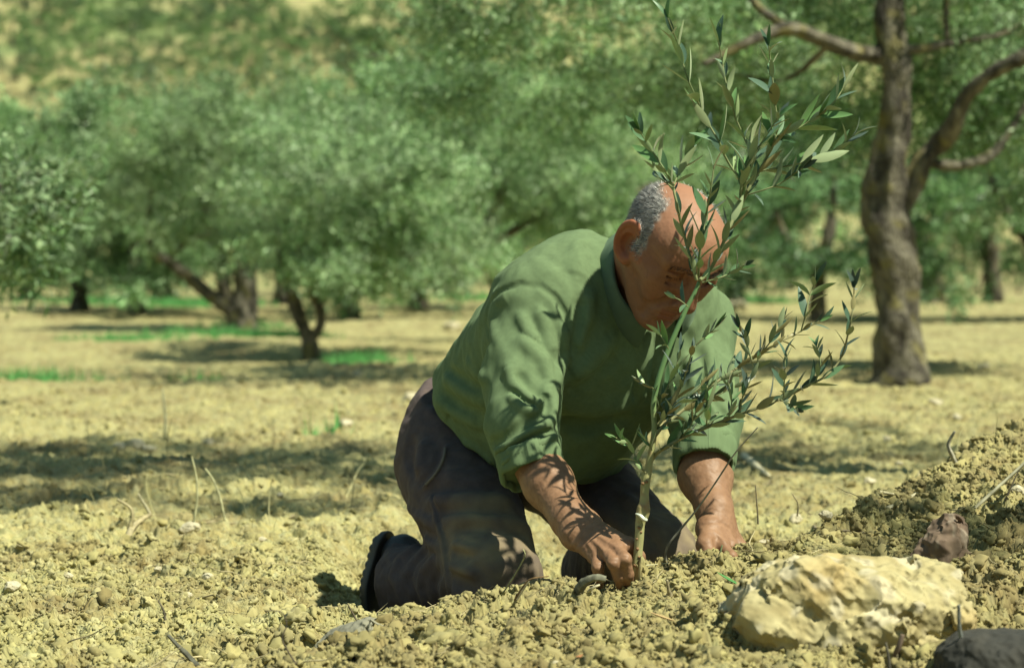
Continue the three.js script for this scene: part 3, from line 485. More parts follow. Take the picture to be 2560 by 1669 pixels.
// --- sweater field
const chR = P(1375, 850, 4.13), chL = P(1590, 860, 4.27);
const shirtTorso = [
  [cn(chR, chL, 0.118, 0.118), 0], [cn(P(1440, 735, 4.16), P(1620, 760, 4.26), 0.085, 0.085), 0.07],
  [cn(J.rSh, P(1450, 700, 4.17), 0.074, 0.078), 0.06], [cn(J.lSh, P(1640, 720, 4.24), 0.074, 0.075), 0.06],
  [cn(P(1305, 900, 4.27), P(1500, 920, 4.3), 0.118, 0.115), 0.09], [cn(P(1238, 1002, 4.4), P(1430, 1020, 4.42), 0.12, 0.12), 0.09],
  [cn(J.belly, P(1430, 1020, 4.3), 0.125, 0.118), 0.07], [cn(P(1260, 1100, 4.44), P(1400, 1110, 4.46), 0.12, 0.115), 0.08],
];
const rElS = P(1308, 1068, 3.965), rCuf = P(1331, 1180, 3.92), lCuf = P(1763, 1160, 4.06);
const sleeveR = [cn(J.rSh, P(1308, 930, 4.035), 0.07, 0.066), cn(P(1308, 930, 4.035), rElS, 0.066, 0.061), cn(rElS, rCuf, 0.06, 0.051)];
const sleeveL = [cn(J.lSh, P(1748, 960, 4.22), 0.07, 0.064), cn(P(1748, 960, 4.22), P(1762, 1050, 4.15), 0.064, 0.06), cn(P(1762, 1050, 4.15), lCuf, 0.06, 0.05)];
const plane = (p, n) => [n.x, n.y, n.z, -(n.x * p.x + n.y * p.y + n.z * p.z)];
const pd = (q, x, y, z) => q[0] * x + q[1] * y + q[2] * z + q[3];
const hemPl = plane(P(1200, 1134, 4.3), V(-0.40, -0.74, -0.54).normalize());
const cufR = plane(rCuf, rCuf.clone().sub(rElS).add(V(0.0, 0, 0)).normalize()), cufL = plane(lCuf, lCuf.clone().sub(J.lEl).normalize());
const neckAxis = headC.clone().sub(neckBase).normalize();
const collarC = P(1622, 704, 4.10);
const neckHole = [...plane(collarC, neckAxis)];
function torsoF(x, y, z) { let d = 1e9; for (const [c, k] of shirtTorso) { const q = cone(x, y, z, c); d = k ? smin(d, q, k) : Math.min(d, q); } return d; }
function shirt0(x, y, z) {
  let d = torsoF(x, y, z);
  d = smax(d, pd(hemPl, x, y, z), 0.012);
  let s = 1e9; for (const c of sleeveR) s = smin(s, cone(x, y, z, c), 0.02);
  s = smax(s, pd(cufR, x, y, z), 0.006);
  d = smin(d, s, 0.010);
  let t = 1e9; for (const c of sleeveL) t = smin(t, cone(x, y, z, c), 0.02);
  t = smax(t, pd(cufL, x, y, z), 0.006);
  d = smin(d, t, 0.022);
  // opening for the neck
  d = smax(d, -cone(x, y, z, [neckBase.x, neckBase.y, neckBase.z, headC.x, headC.y, headC.z, 0.075, 0.082]), 0.012);
  return d;
}
const shirtFolds = foldSet(shirt0, [
  // armhole seam
  [-0.006, 0.006, [1226, 858], [1210, 812], [1219, 757], [1254, 727], [1298, 709], [1350, 713], [1386, 740], [1416, 788], [1432, 845], [1429, 893]],
  [0.006, 0.013, [1240, 850], [1228, 800], [1240, 760], [1270, 738]],
  // sleeve
  [0.010, 0.014, [1307, 848], [1359, 902], [1377, 954], [1368, 998]], [0.008, 0.012, [1345, 775], [1368, 830], [1385, 880]],
  [0.012, 0.013, [1272, 919], [1285, 963], [1324, 998], [1350, 1012]], [-0.009, 0.011, [1290, 935], [1318, 968], [1355, 990]],
  [0.011, 0.010, [1276, 989], [1307, 1018], [1338, 1028]], [-0.008, 0.009, [1282, 975], [1312, 1003], [1340, 1015]],
  [0.013, 0.012, [1395, 930], [1382, 980], [1386, 1029], [1381, 1060]], [-0.011, 0.009, [1362, 985], [1366, 1018], [1360, 1045]],
  [0.009, 0.011, [1410, 820], [1420, 880], [1405, 930]], [0.008, 0.010, [1300, 790], [1320, 830], [1340, 850]],
  [-0.012, 0.010, [1362, 1040], [1310, 1066], [1260, 1100], [1228, 1112]], [0.012, 0.010, [1378, 1052], [1318, 1080], [1265, 1112], [1240, 1128]],
  [-0.011, 0.008, [1378, 1078], [1318, 1102], [1270, 1130], [1246, 1146]], [0.011, 0.009, [1384, 1092], [1325, 1116], [1275, 1144], [1258, 1158]], [-0.009, 0.006, [1390, 1116], [1330, 1136], [1275, 1160], [1262, 1172]],
  // chest and flank
  [-0.022, 0.020, [1390, 1046], [1440, 1056], [1495, 1060], [1550, 1048]], [0.012, 0.03, [1400, 1010], [1480, 1022], [1560, 1010]],
  [0.009, 0.018, [1432, 940], [1480, 905], [1530, 850]], [-0.008, 0.016, [1425, 985], [1490, 945], [1545, 890]], [0.008, 0.014, [1440, 870], [1465, 800], [1475, 740]], [-0.008, 0.012, [1425, 890], [1448, 820], [1455, 750]],
  [0.008, 0.014, [1114, 946], [1149, 972], [1202, 1003]], [0.007, 0.012, [1170, 905], [1190, 930], [1212, 948]], [-0.007, 0.012, [1120, 925], [1160, 952], [1206, 975]], [0.007, 0.014, [1090, 1000], [1140, 1035], [1200, 1065]], [-0.006, 0.012, [1110, 985], [1155, 1015], [1205, 1035]],
  [-0.006, 0.004, [1131, 1022], [1122, 1045], [1101, 1076]], [0.006, 0.010, [1110, 1078], [1180, 1115], [1250, 1165]],
  [0.006, 0.02, [1440, 600], [1450, 640], [1440, 690]],
  // far sleeve and placket
  [0.009, 0.012, [1770, 860], [1785, 930], [1770, 990]], [0.010, 0.012, [1725, 900], [1745, 970], [1790, 1030]], [-0.009, 0.01, [1740, 930], [1775, 1000], [1815, 1040]], [0.010, 0.010, [1700, 1040], [1760, 1075], [1825, 1085]], [-0.008, 0.008, [1700, 1065], [1760, 1100], [1828, 1110]],
  [0.005, 0.010, [1618, 845], [1612, 920], [1600, 1000]], [-0.005, 0.004, [1640, 850], [1632, 920], [1618, 1000]], [-0.004, 0.004, [1596, 860], [1590, 930], [1582, 1000]],
], 0.82);
const shirtF = (x, y, z) => { let d = shirt0(x, y, z); if (d < 0.06 && d > -0.06) d -= 1.6 * shirtFolds(x, y, z) + 0.003 * n3(x * 14, y * 10, z * 14) + 0.0016 * n3(x * 33, y * 22, z * 33); return d; };
// --- trousers field
const legs = [
  [cn(P(1128, 1120, 4.5), P(1350, 1130, 4.6), 0.105, 0.1), 0], [cn(P(1170, 1050, 4.48), P(1380, 1050, 4.52), 0.105, 0.105), 0.06],
  [cn(J.rHip, J.rKn, 0.104, 0.078), 0.05], [cn(J.rKn, J.rAn, 0.072, 0.068), 0.025], [cn(J.rAn, P(1000, 1440, 4.44), 0.068, 0.062), 0.02],
  [cn(J.lHip, J.lKn, 0.1, 0.074), 0.03], [cn(J.lKn, J.lAn, 0.07, 0.06), 0.025],
];
const waistPl = plane(P(1085, 1030, 4.4), V(0.36, 0.76, 0.5).normalize());
const ankPl = plane(P(992, 1450, 4.46), V(-0.85, 0.05, -0.5).normalize());
function legs0(x, y, z) { let d = 1e9; legs.forEach(([c, k], i) => { const q = cone(x, y, z, c); d = k ? smin(d, q, k) : q; if (i === 1) d = smax(d, pd(waistPl, x, y, z), 0.006); }); d = smax(d, pd(ankPl, x, y, z), 0.008); return d; }
const legFolds = foldSet(legs0, [
  [0.005, 0.004, [1074, 1220], [1088, 1294], [1105, 1348], [1112, 1406], [1124, 1495]], [-0.005, 0.005, [1082, 1220], [1096, 1294], [1113, 1348], [1120, 1406], [1131, 1495]],
  [0.008, 0.006, [1113, 1118], [1107, 1155], [1085, 1190], [1062, 1213]], [-0.009, 0.007, [1100, 1118], [1094, 1150], [1072, 1182], [1052, 1206]], [0.010, 0.014, [1060, 1110], [1050, 1150], [1045, 1180]], [-0.008, 0.012, [1025, 1100], [1022, 1150], [1040, 1190]],
  [-0.008, 0.012, [1070, 1222], [1140, 1216], [1248, 1217]], [0.008, 0.016, [1080, 1250], [1170, 1246], [1270, 1250]], [-0.006, 0.010, [1090, 1278], [1190, 1272], [1280, 1278]], [0.008, 0.012, [1120, 1300], [1180, 1296], [1270, 1305], [1320, 1320]], [-0.008, 0.010, [1150, 1322], [1210, 1318], [1300, 1332]],
  [0.007, 0.008, [1132, 1360], [1182, 1374]], [-0.006, 0.008, [1130, 1376], [1180, 1392]], [0.006, 0.008, [1122, 1412], [1160, 1428], [1190, 1436]], [0.006, 0.009, [1130, 1480], [1180, 1500]], [-0.006, 0.009, [1126, 1440], [1180, 1462]],
  [0.006, 0.009, [1010, 1250], [1040, 1290], [1075, 1310]], [-0.006, 0.008, [1030, 1310], [1060, 1330], [1092, 1345]], [0.006, 0.008, [1050, 1330], [1075, 1360], [1100, 1372]],
  [0.013, 0.011, [1040, 1368], [1000, 1400], [985, 1440], [1010, 1500], [1040, 1550]], [-0.013, 0.010, [1062, 1375], [1030, 1410], [1018, 1450], [1040, 1510], [1066, 1550]], [0.012, 0.010, [1085, 1400], [1058, 1430], [1052, 1470], [1070, 1520], [1094, 1545]], [-0.012, 0.009, [1095, 1430], [1082, 1460], [1092, 1510], [1116, 1540]], [0.010, 0.009, [1112, 1450], [1108, 1490], [1128, 1530]],
  [0.010, 0.012, [1375, 1330], [1360, 1400], [1380, 1450]], [-0.008, 0.02, [1420, 1260], [1500, 1330], [1560, 1400]], [0.008, 0.016, [1480, 1250], [1560, 1310], [1640, 1400]], [0.008, 0.014, [1560, 1240], [1630, 1310], [1690, 1400]],
]);
const legF = (x, y, z) => { let d = legs0(x, y, z); if (d < 0.05 && d > -0.05) d -= 1.6 * legFolds(x, y, z) + 0.0026 * n3(x * 15, y * 15, z * 15) + 0.0013 * n3(x * 38, y * 38, z * 38); return d; };
// --- hands and forearms
const rM = [[1488, 1392, 3.752], [1518, 1383, 3.738], [1545, 1373, 3.735], [1572, 1362, 3.745]].map(q => P(...q));
const rPip = [[1495, 1418, 3.725], [1534, 1407, 3.70], [1562, 1398, 3.702], [1597, 1392, 3.755]].map(q => P(...q));
const rDip = [[1497, 1442, 3.728], [1546, 1440, 3.712], [1570, 1436, 3.715], [1607, 1422, 3.762]].map(q => P(...q));
const rTip = [[1499, 1462, 3.74], [1551, 1464, 3.732], [1575, 1460, 3.735], [1610, 1450, 3.775]].map(q => P(...q));
const fr = [0.0088, 0.0096, 0.0100, 0.0096];
const rWa = P(1435, 1340, 3.795), rWb = P(1470, 1312, 3.815);
const handRc = [];
rM.forEach((m, i) => {
  const w = i === 0 ? rWa : i === 3 ? rWb : rWa.clone().lerp(rWb, i / 3);
  handRc.push([cn(w, m, 0.0165, 0.0112), 0.014]);
});
const thumbR = [P(1500, 1330, 3.845), P(1570, 1385, 3.835), P(1604, 1425, 3.80)];
function handR(x, y, z) {
  let d = 1e9; for (const [c, k] of handRc) d = smin(d, cone(x, y, z, c), k);
  for (let i = 0; i < 4; i++) {
    let q = cone(x, y, z, cn4r[i][0]); q = smin(q, cone(x, y, z, cn4r[i][1]), 0.004); q = smin(q, cone(x, y, z, cn4r[i][2]), 0.004);
    q = smin(q, Math.hypot(x - rPip[i].x, y - rPip[i].y, z - rPip[i].z) - fr[i] * 1.08, 0.004);
    d = smin(d, q, 0.0045); d = smin(d, Math.hypot(x - rM[i].x, y - rM[i].y, z - rM[i].z) - fr[i] * 1.18, 0.007);
  }
  d = smin(d, cone(x, y, z, thR1), 0.01); d = smin(d, cone(x, y, z, thR2), 0.006);
  return d;
}
const cn4r = rM.map((m, i) => [cn(m, rPip[i], fr[i] * 1.06, fr[i] * 1.0), cn(rPip[i], rDip[i], fr[i] * 0.99, fr[i] * 0.9), cn(rDip[i], rTip[i], fr[i] * 0.9, fr[i] * 0.74)]);
const thR1 = cn(thumbR[0], thumbR[1], 0.015, 0.011), thR2 = cn(thumbR[1], thumbR[2], 0.011, 0.009);
// left hand planted behind the mound: thumb to the left, knuckles to the right
const lM = [[1806, 1366, 3.93], [1826, 1362, 3.95], [1845, 1366, 3.975], [1856, 1374, 4.0]].map(q => P(...q));
const lPip = [[1830, 1392, 3.905], [1856, 1382, 3.93], [1876, 1384, 3.965], [1880, 1390, 4.0]].map(q => P(...q));
const lTip = [[1838, 1425, 3.90], [1880, 1412, 3.92], [1898, 1410, 3.96], [1894, 1412, 4.0]].map(q => P(...q));
const lWa = P(1772, 1322, 3.965), lWb = P(1808, 1318, 3.995);
const handLc = lM.map((m, i) => cn(lWa.clone().lerp(lWb, i / 3), m, 0.0175, 0.0125));
const lF = lM.map((m, i) => [cn(m, lPip[i], 0.0105, 0.0098), cn(lPip[i], lTip[i], 0.0098, 0.008)]);
const thL = [cn(P(1775, 1328, 3.955), P(1764, 1362, 3.925), 0.018, 0.0155), cn(P(1764, 1362, 3.925), P(1776, 1392, 3.905), 0.0145, 0.0105), cn(P(1776, 1392, 3.905), P(1788, 1412, 3.90), 0.0105, 0.0085)];
function handL(x, y, z) {
  let d = 1e9; for (const c of handLc) d = smin(d, cone(x, y, z, c), 0.013);
  for (const f of lF) d = smin(d, smin(cone(x, y, z, f[0]), cone(x, y, z, f[1]), 0.004), 0.0045);
  let t = 1e9; for (const c of thL) t = smin(t, cone(x, y, z, c), 0.006);
  return smin(d, t, 0.007);
}
const rFore = [cn(J.rEl, P(1372, 1210, 3.89), 0.042, 0.0395), cn(P(1372, 1210, 3.89), P(1428, 1300, 3.822), 0.039, 0.0285), cn(P(1428, 1300, 3.822), J.rWr, 0.030, 0.0245), cn(rWa, rWb, 0.0205, 0.0205)];
const lFore = [cn(J.lEl, P(1764, 1190, 4.06), 0.045, 0.0435), cn(P(1764, 1190, 4.06), P(1786, 1275, 4.0), 0.0435, 0.029), cn(P(1786, 1275, 4.0), J.lWr, 0.0285, 0.026), cn(lWa, lWb, 0.0195, 0.0195)];
function armR(x, y, z) { let d = 1e9; for (const c of rFore) d = smin(d, cone(x, y, z, c), 0.018); return smin(d, handR(x, y, z), 0.012); }
function armL(x, y, z) { let d = 1e9; for (const c of lFore) d = smin(d, cone(x, y, z, c), 0.018); return smin(d, handL(x, y, z), 0.012); }
const skinNoise = (x, y, z) => 0.0004 * n3(x * 60, y * 60, z * 60) + 0.00035 * n3(x * 150, y * 150, z * 150);
const crease = foldSet(armR, [[-0.0022, 0.0026, [1425, 1356], [1445, 1334], [1462, 1316], [1484, 1303]], [-0.0014, 0.0022, [1436, 1372], [1462, 1340], [1492, 1318]],
  [0.0022, 0.003, [1478, 1345], [1512, 1378]], [0.002, 0.003, [1490, 1335], [1538, 1366]], [0.0018, 0.003, [1466, 1352], [1488, 1386]], [-0.0016, 0.002, [1526, 1402], [1542, 1400]], [-0.0016, 0.002, [1556, 1392], [1568, 1390]], [-0.0016, 0.002, [1487, 1414], [1503, 1412]]]);
const creaseL = foldSet(armL, [[-0.0024, 0.0026, [1752, 1313], [1780, 1304], [1806, 1306], [1826, 1322]], [0.002, 0.003, [1790, 1330], [1815, 1358]], [-0.004, 0.004, [1786, 1348], [1790, 1372]]]);
// inner body below the clothes, so that head, arms and legs are one figure
const inner = [cn(neckBase, P(1520, 800, 4.25), 0.06, 0.1), cn(chR, chL, 0.085, 0.085), cn(P(1480, 850, 4.22), P(1330, 1040, 4.44), 0.1, 0.1), cn(J.rSh, P(1500, 770, 4.2), 0.045, 0.06), cn(J.lSh, P(1560, 790, 4.24), 0.045, 0.06),
  cn(J.rSh, J.rEl, 0.045, 0.042), cn(J.lSh, J.lEl, 0.045, 0.042), cn(P(1160, 1120, 4.5), P(1350, 1130, 4.58), 0.08, 0.08), cn(P(1330, 1040, 4.44), P(1260, 1125, 4.53), 0.09, 0.085), cn(J.rHip, J.rKn, 0.07, 0.05), cn(J.rKn, J.rAn, 0.048, 0.035), cn(J.lHip, J.lKn, 0.07, 0.05), cn(J.lKn, J.lAn, 0.045, 0.035)];
const innerF = (x, y, z) => { let d = 1e9; for (const c of inner) d = smin(d, cone(x, y, z, c), 0.04); return d; };
const box = (c, r) => [[c.x - r, c.y - r, c.z - r], [c.x + r, c.y + r, c.z + r]];
const boxOf = (ps, m) => { const lo = [1e9, 1e9, 1e9], hi = [-1e9, -1e9, -1e9]; for (const p of ps) p.toArray().forEach((v, i) => { lo[i] = Math.min(lo[i], v - m); hi[i] = Math.max(hi[i], v + m); }); return [lo, hi]; };
const toHead = (x, y, z) => { const a = x - headC.x, b = y - headC.y, c = z - headC.z; return [a * hr.x + b * hr.y + c * hr.z, a * hu.x + b * hu.y + c * hu.z, a * hf.x + b * hf.y + c * hf.z]; };
// where hair grows: sides and back; the top and front are bald
function hairMask(r, u, f) {
  const a = Math.abs(r);
  const line = f - (0.036 - 0.55 * Math.max(0, u - 0.02) - 0.0 * a) + 0.006 * n3(r * 60, u * 60, f * 60);  // in front of this line: skin
  const topEdge = u - (0.057 + 0.8 * Math.max(0, a - 0.020)) + 0.005 * n3(r * 50 + 3, u * 50, f * 50);
  const low = f < -0.036 ? -0.052 : f < 0.014 ? 0.026 : -0.004;   // edge behind, over and in front of the ear
  let m = sstep(0.009, -0.011, line) * sstep(0.014, -0.012, topEdge) * sstep(-0.007, 0.007, u - low + 0.005 * n3(r * 70, u * 70 + 9, f * 70));
  return m;
}
const SKIN = [0.225, 0.098, 0.054], SKIN2 = [0.30, 0.150, 0.088], HAIRC = [0.42, 0.43, 0.41];
{
  const hb = box(headC, 0.2), head = nets((x, y, z) => headF(x, y, z) + 0.6 * skinNoise(x, y, z), hb[0], hb[1], 0.0026, 0.004);
  colored(head, (x, y, z) => {
    const [r, u, f] = toHead(x, y, z), n = 0.5 + 0.5 * n3(x * 45, y * 45, z * 45), k = 0.5 + 0.5 * n3(x * 14, y * 14, z * 14);
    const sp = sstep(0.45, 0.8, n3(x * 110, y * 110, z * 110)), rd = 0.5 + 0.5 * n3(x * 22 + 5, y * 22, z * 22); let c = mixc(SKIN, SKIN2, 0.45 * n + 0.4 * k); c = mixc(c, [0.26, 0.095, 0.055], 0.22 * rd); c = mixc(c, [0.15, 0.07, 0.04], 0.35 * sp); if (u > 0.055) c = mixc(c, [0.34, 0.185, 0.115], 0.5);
    const ear = Math.abs(r) > 0.078; if (ear) c = mixc(c, [0.33, 0.10, 0.05], 0.5);
    const lip = Math.abs(r) < 0.024 && u > -0.083 && u < -0.058 && f > 0.098; if (lip) c = mixc(c, [0.24, 0.075, 0.045], 0.7);
    const st = (u < -0.045 && f > -0.01 && f < 0.11) ? 0.25 * (0.5 + 0.5 * n3(x * 200, y * 200, z * 200)) : 0; c = mixc(c, [0.16, 0.12, 0.10], st);
    return mixc(c, HAIRC, 0.8 * hairMask(r, u, f) * (Math.abs(r) > 0.081 ? 0 : 1));
  });
  const rb = boxOf([...rM, ...rPip, ...rTip, ...thumbR, J.rEl, J.rWr], 0.06), lb = boxOf([...lM, ...lPip, ...lTip, J.lEl, J.lWr], 0.06);
  const aR = nets((x, y, z) => armR(x, y, z) - crease(x, y, z) + skinNoise(x, y, z), rb[0], rb[1], 0.0028, 0.004);
  const aL = nets((x, y, z) => armL(x, y, z) - creaseL(x, y, z) + skinNoise(x, y, z), lb[0], lb[1], 0.0032, 0.004);
  const armCol = (x, y, z) => { const n = 0.5 + 0.5 * n3(x * 50, y * 50, z * 50), k = 0.5 + 0.5 * n3(x * 18, y * 18, z * 18), hair = clamp(n3(x * 260, y * 90, z * 260) * 0.6, 0, 0.35); return mixc(mixc([0.215, 0.116, 0.064], [0.325, 0.19, 0.112], 0.5 * n + 0.4 * k), [0.12, 0.07, 0.045], hair * 0.7); };
  colored(aR, armCol); colored(aL, armCol);
  const ib = boxOf(inner.map(c => V(c[0], c[1], c[2])).concat(inner.map(c => V(c[3], c[4], c[5]))), 0.14), inn = nets(innerF, ib[0], ib[1], 0.016);
  colored(inn, () => SKIN2);
  const skin = new THREE.MeshPhysicalMaterial({ vertexColors: true, roughness: 0.52, specularIntensity: 0.55 });
  part('body', place(mergeGeometries([head, aR, aL, inn])), skin, person);
  console.log('head verts', head.attributes.position.count, 'hand', aR.attributes.position.count);
  // short grey hair: strands over the sides and back; dark brows and lashes
  const strands = (N, pick, len, wid, dirOf, colOf) => {
    const pos = [], nor = [], col = [], hp = head.attributes.position, hn = head.attributes.normal;
    let made = 0, tries = 0;
    while (made < N && tries++ < N * 60) {
      const i = Math.floor(rnd() * hp.count), p = V(hp.getX(i), hp.getY(i), hp.getZ(i)).addScaledVector(V(gauss(), gauss(), gauss()), 0.0012), n = V(hn.getX(i), hn.getY(i), hn.getZ(i));
      const l = toHead(p.x, p.y, p.z); if (rnd() > pick(...l, n)) continue; made++;
      const dir = dirOf(n, l).add(V(gauss(), gauss(), gauss()).multiplyScalar(0.22)).normalize(), L = len * rr(0.6, 1.3), s = V(0, 0, 0).crossVectors(dir, V(rr(-1, 1), rr(-1, 1), rr(-1, 1))).normalize().multiplyScalar(wid), tip = p.clone().addScaledVector(dir, L), c = colOf();
      const s2 = V(0, 0, 0).crossVectors(dir, s).normalize().multiplyScalar(wid);
      p.addScaledVector(n, -0.001);
      for (const q of [s, s2]) { const a = p.clone().add(q), b = p.clone().sub(q); for (const v of [a, b, tip]) { pos.push(v.x, v.y, v.z); nor.push(n.x, n.y, n.z); col.push(...c); } }
    }
    const g = new THREE.BufferGeometry(); g.setAttribute('position', new THREE.Float32BufferAttribute(pos, 3)); g.setAttribute('normal', new THREE.Float32BufferAttribute(nor, 3)); g.setAttribute('color', new THREE.Float32BufferAttribute(col, 3)); return place(g);
  };
  const hair = part('hair', strands(15000, (r, u, f) => Math.abs(r) > 0.082 ? 0 : hairMask(r, u, f), 0.0075, 0.00035, n => n.clone().multiplyScalar(0.8).addScaledVector(hu, -0.5).addScaledVector(hf, -0.1), () => { const k = rr(0.35, 0.95); return [k, k * 1.0, k * 0.97]; }), vmat(0.6), person);
  hair.userData.label = 'short grey hair round the sides of the bald head';
  part('eyebrow', strands(900, (r, u, f, n) => r > 0.006 && r < 0.054 && f > 0.05 && Math.abs(u - (0.0340 - Math.max(0, r - 0.035) * 0.35)) < 0.0048 ? 1 : 0, 0.008, 0.00035, n => n.clone().multiplyScalar(0.5).addScaledVector(hr, 0.8).addScaledVector(hu, 0.2), () => { const k = rr(0.01, 0.06); return [k, k * 0.9, k * 0.8]; }), vmat(0.7), person);
  part('eyebrow', strands(800, (r, u, f, n) => r < -0.006 && r > -0.054 && f > 0.05 && Math.abs(u - (0.0340 - Math.max(0, -r - 0.035) * 0.35)) < 0.0048 ? 1 : 0, 0.008, 0.00035, n => n.clone().multiplyScalar(0.5).addScaledVector(hr, -0.8).addScaledVector(hu, 0.2), () => { const k = rr(0.015, 0.12); return [k, k * 0.9, k * 0.8]; }), vmat(0.7), person);
  for (const sd of [1, -1]) part('eyelashes', strands(420, (r, u, f) => r * sd > 0.016 && r * sd < 0.048 && Math.abs(u - 0.0045) < 0.0022 && f > 0.07 ? 1 : 0, 0.006, 0.0003, n => n.clone().addScaledVector(hu, -0.6), () => [0.02, 0.017, 0.015]), vmat(0.7), person);
}
// --- clothes
const clothCol = (base, amp, patch) => (x, y, z) => { const k = 1 + amp * n3(x * 130, y * 130, z * 130) + amp * 0.8 * n3(x * 30, y * 30, z * 30); let c = base.map(v => v * k); return patch ? patch(c, x, y, z) : c; };
const GREEN = [0.125, 0.182, 0.092];
{
  const b = boxOf([J.rSh, J.lSh, chR, chL, J.waist, J.belly, rCuf, lCuf, P(1238, 1002, 4.4)], 0.17);
  const g = nets(shirtF, b[0], b[1], 0.0046, 0.016); colored(g, clothCol(GREEN, 0.09));
  const wool = new THREE.MeshPhysicalMaterial({ vertexColors: true, roughness: 0.95, sheen: 0.35, sheenRoughness: 0.6, sheenColor: new THREE.Color(0.35, 0.5, 0.3), specularIntensity: 0.3 });
  const sweater = part('sweater', place(g), wool, person);
  console.log('sweater', g.attributes.position.count);
  // rolled, ribbed cuffs
  const cuff = (A, B, r0, r1, w) => {
    const ax = B.clone().sub(A), L = ax.length(); ax.normalize(); const u = V(0, 0, 1).addScaledVector(ax, -ax.z).normalize(), v = V(0, 0, 0).crossVectors(ax, u), pos = [], idx = [], N = 120, prof = [];
    for (let i = 0; i <= 16; i++) { const t = i / 16, a = t * Math.PI * 2; prof.push([0.5 - 0.5 * Math.cos(a), Math.sin(a)]); }
    const M = prof.length - 1;
    for (let i = 0; i <= N; i++) for (let j = 0; j < M; j++) {
      const th = i / N * Math.PI * 2, along = prof[j][0], out = prof[j][1], wob = 0.0035 * n2(Math.cos(th) * 1.5 + 5, Math.sin(th) * 1.5) + 0.0025 * Math.sin(th * 2 + 1);
      const rib = out > 0 ? 0.0006 * Math.cos(th * 60) : 0;
      const r = lerp(r0, r1, along) + out * w * (1 + 0.25 * Math.sin(along * 7 + th)) + wob + rib, h = along * L + 0.004 * Math.sin(th * 3 + 1) + 0.002 * n2(th, along);
      const p = A.clone().addScaledVector(ax, h).addScaledVector(u, Math.cos(th) * r).addScaledVector(v, Math.sin(th) * r); pos.push(p.x, p.y, p.z);
    }
    for (let i = 0; i < N; i++) for (let j = 0; j < M; j++) { const a = i * M + j, b2 = i * M + (j + 1) % M, c = a + M, d = b2 + M; idx.push(a, b2, c, b2, d, c); }
    const q = new THREE.BufferGeometry(); q.setAttribute('position', new THREE.Float32BufferAttribute(pos, 3)); q.setIndex(idx); q.computeVertexNormals(); return colored(q, clothCol(GREEN, 0.05));
  };
  const aR = rElS.clone().lerp(rCuf, 0.62), bR = rElS.clone().lerp(rCuf, 1.10), aL = J.lEl.clone().lerp(lCuf, 0.60), bL = J.lEl.clone().lerp(lCuf, 1.12);
  part('cuff', place(cuff(aR, bR, 0.0525, 0.0495, 0.0055)), wool, sweater); part('cuff', place(cuff(aL, bL, 0.0515, 0.0485, 0.0055)), wool, sweater);
  // collar: a stand round the neck, folded over, open at the throat
  const ax = neckAxis, front = hf.clone().addScaledVector(ax, -hf.dot(ax)).normalize(), side = V(0, 0, 0).crossVectors(ax, front), pos = [], idx = [], N = 72, prof = [];
  const pr = [[-0.02, 0.006], [0.0, 0.0], [0.016, -0.002], [0.030, -0.001], [0.036, 0.003], [0.034, 0.009], [0.018, 0.014], [-0.004, 0.019], [-0.024, 0.025], [-0.026, 0.021], [-0.005, 0.013], [0.015, 0.008], [0.024, 0.005], [0.012, 0.003], [-0.004, 0.005]];
  for (let i = 0; i <= N; i++) {
    const t = i / N, th = lerp(0.42, Math.PI * 2 - 0.42, t), fr_ = Math.max(0, Math.cos(th)), c = Math.cos(th), s = Math.sin(th);
    const point = 1 + 0.7 * Math.pow(fr_, 6);
    for (const [h, o] of pr) {
      const R = 0.071 + o + 0.0015 * Math.sin(th * 5 + h * 90), down = h < 0 ? h * (o > 0.01 ? point : 1) : h * (1 - 0.35 * fr_);
      const p = collarC.clone().addScaledVector(front, c * R * 1.1).addScaledVector(side, s * R * 0.98).addScaledVector(ax, down - 0.012 * fr_ + 0.006 * (1 - fr_)); pos.push(p.x, p.y, p.z);
    }
  }
  const M = pr.length;
  for (let i = 0; i < N; i++) for (let j = 0; j < M; j++) { const a = i * M + j, b2 = i * M + (j + 1) % M, c = a + M, d = b2 + M; idx.push(a, c, b2, b2, c, d); }
  const q = new THREE.BufferGeometry(); q.setAttribute('position', new THREE.Float32BufferAttribute(pos, 3)); q.setIndex(idx); q.computeVertexNormals(); colored(q, clothCol([0.105, 0.160, 0.110], 0.05));
  part('collar', place(q), wool, sweater);
}
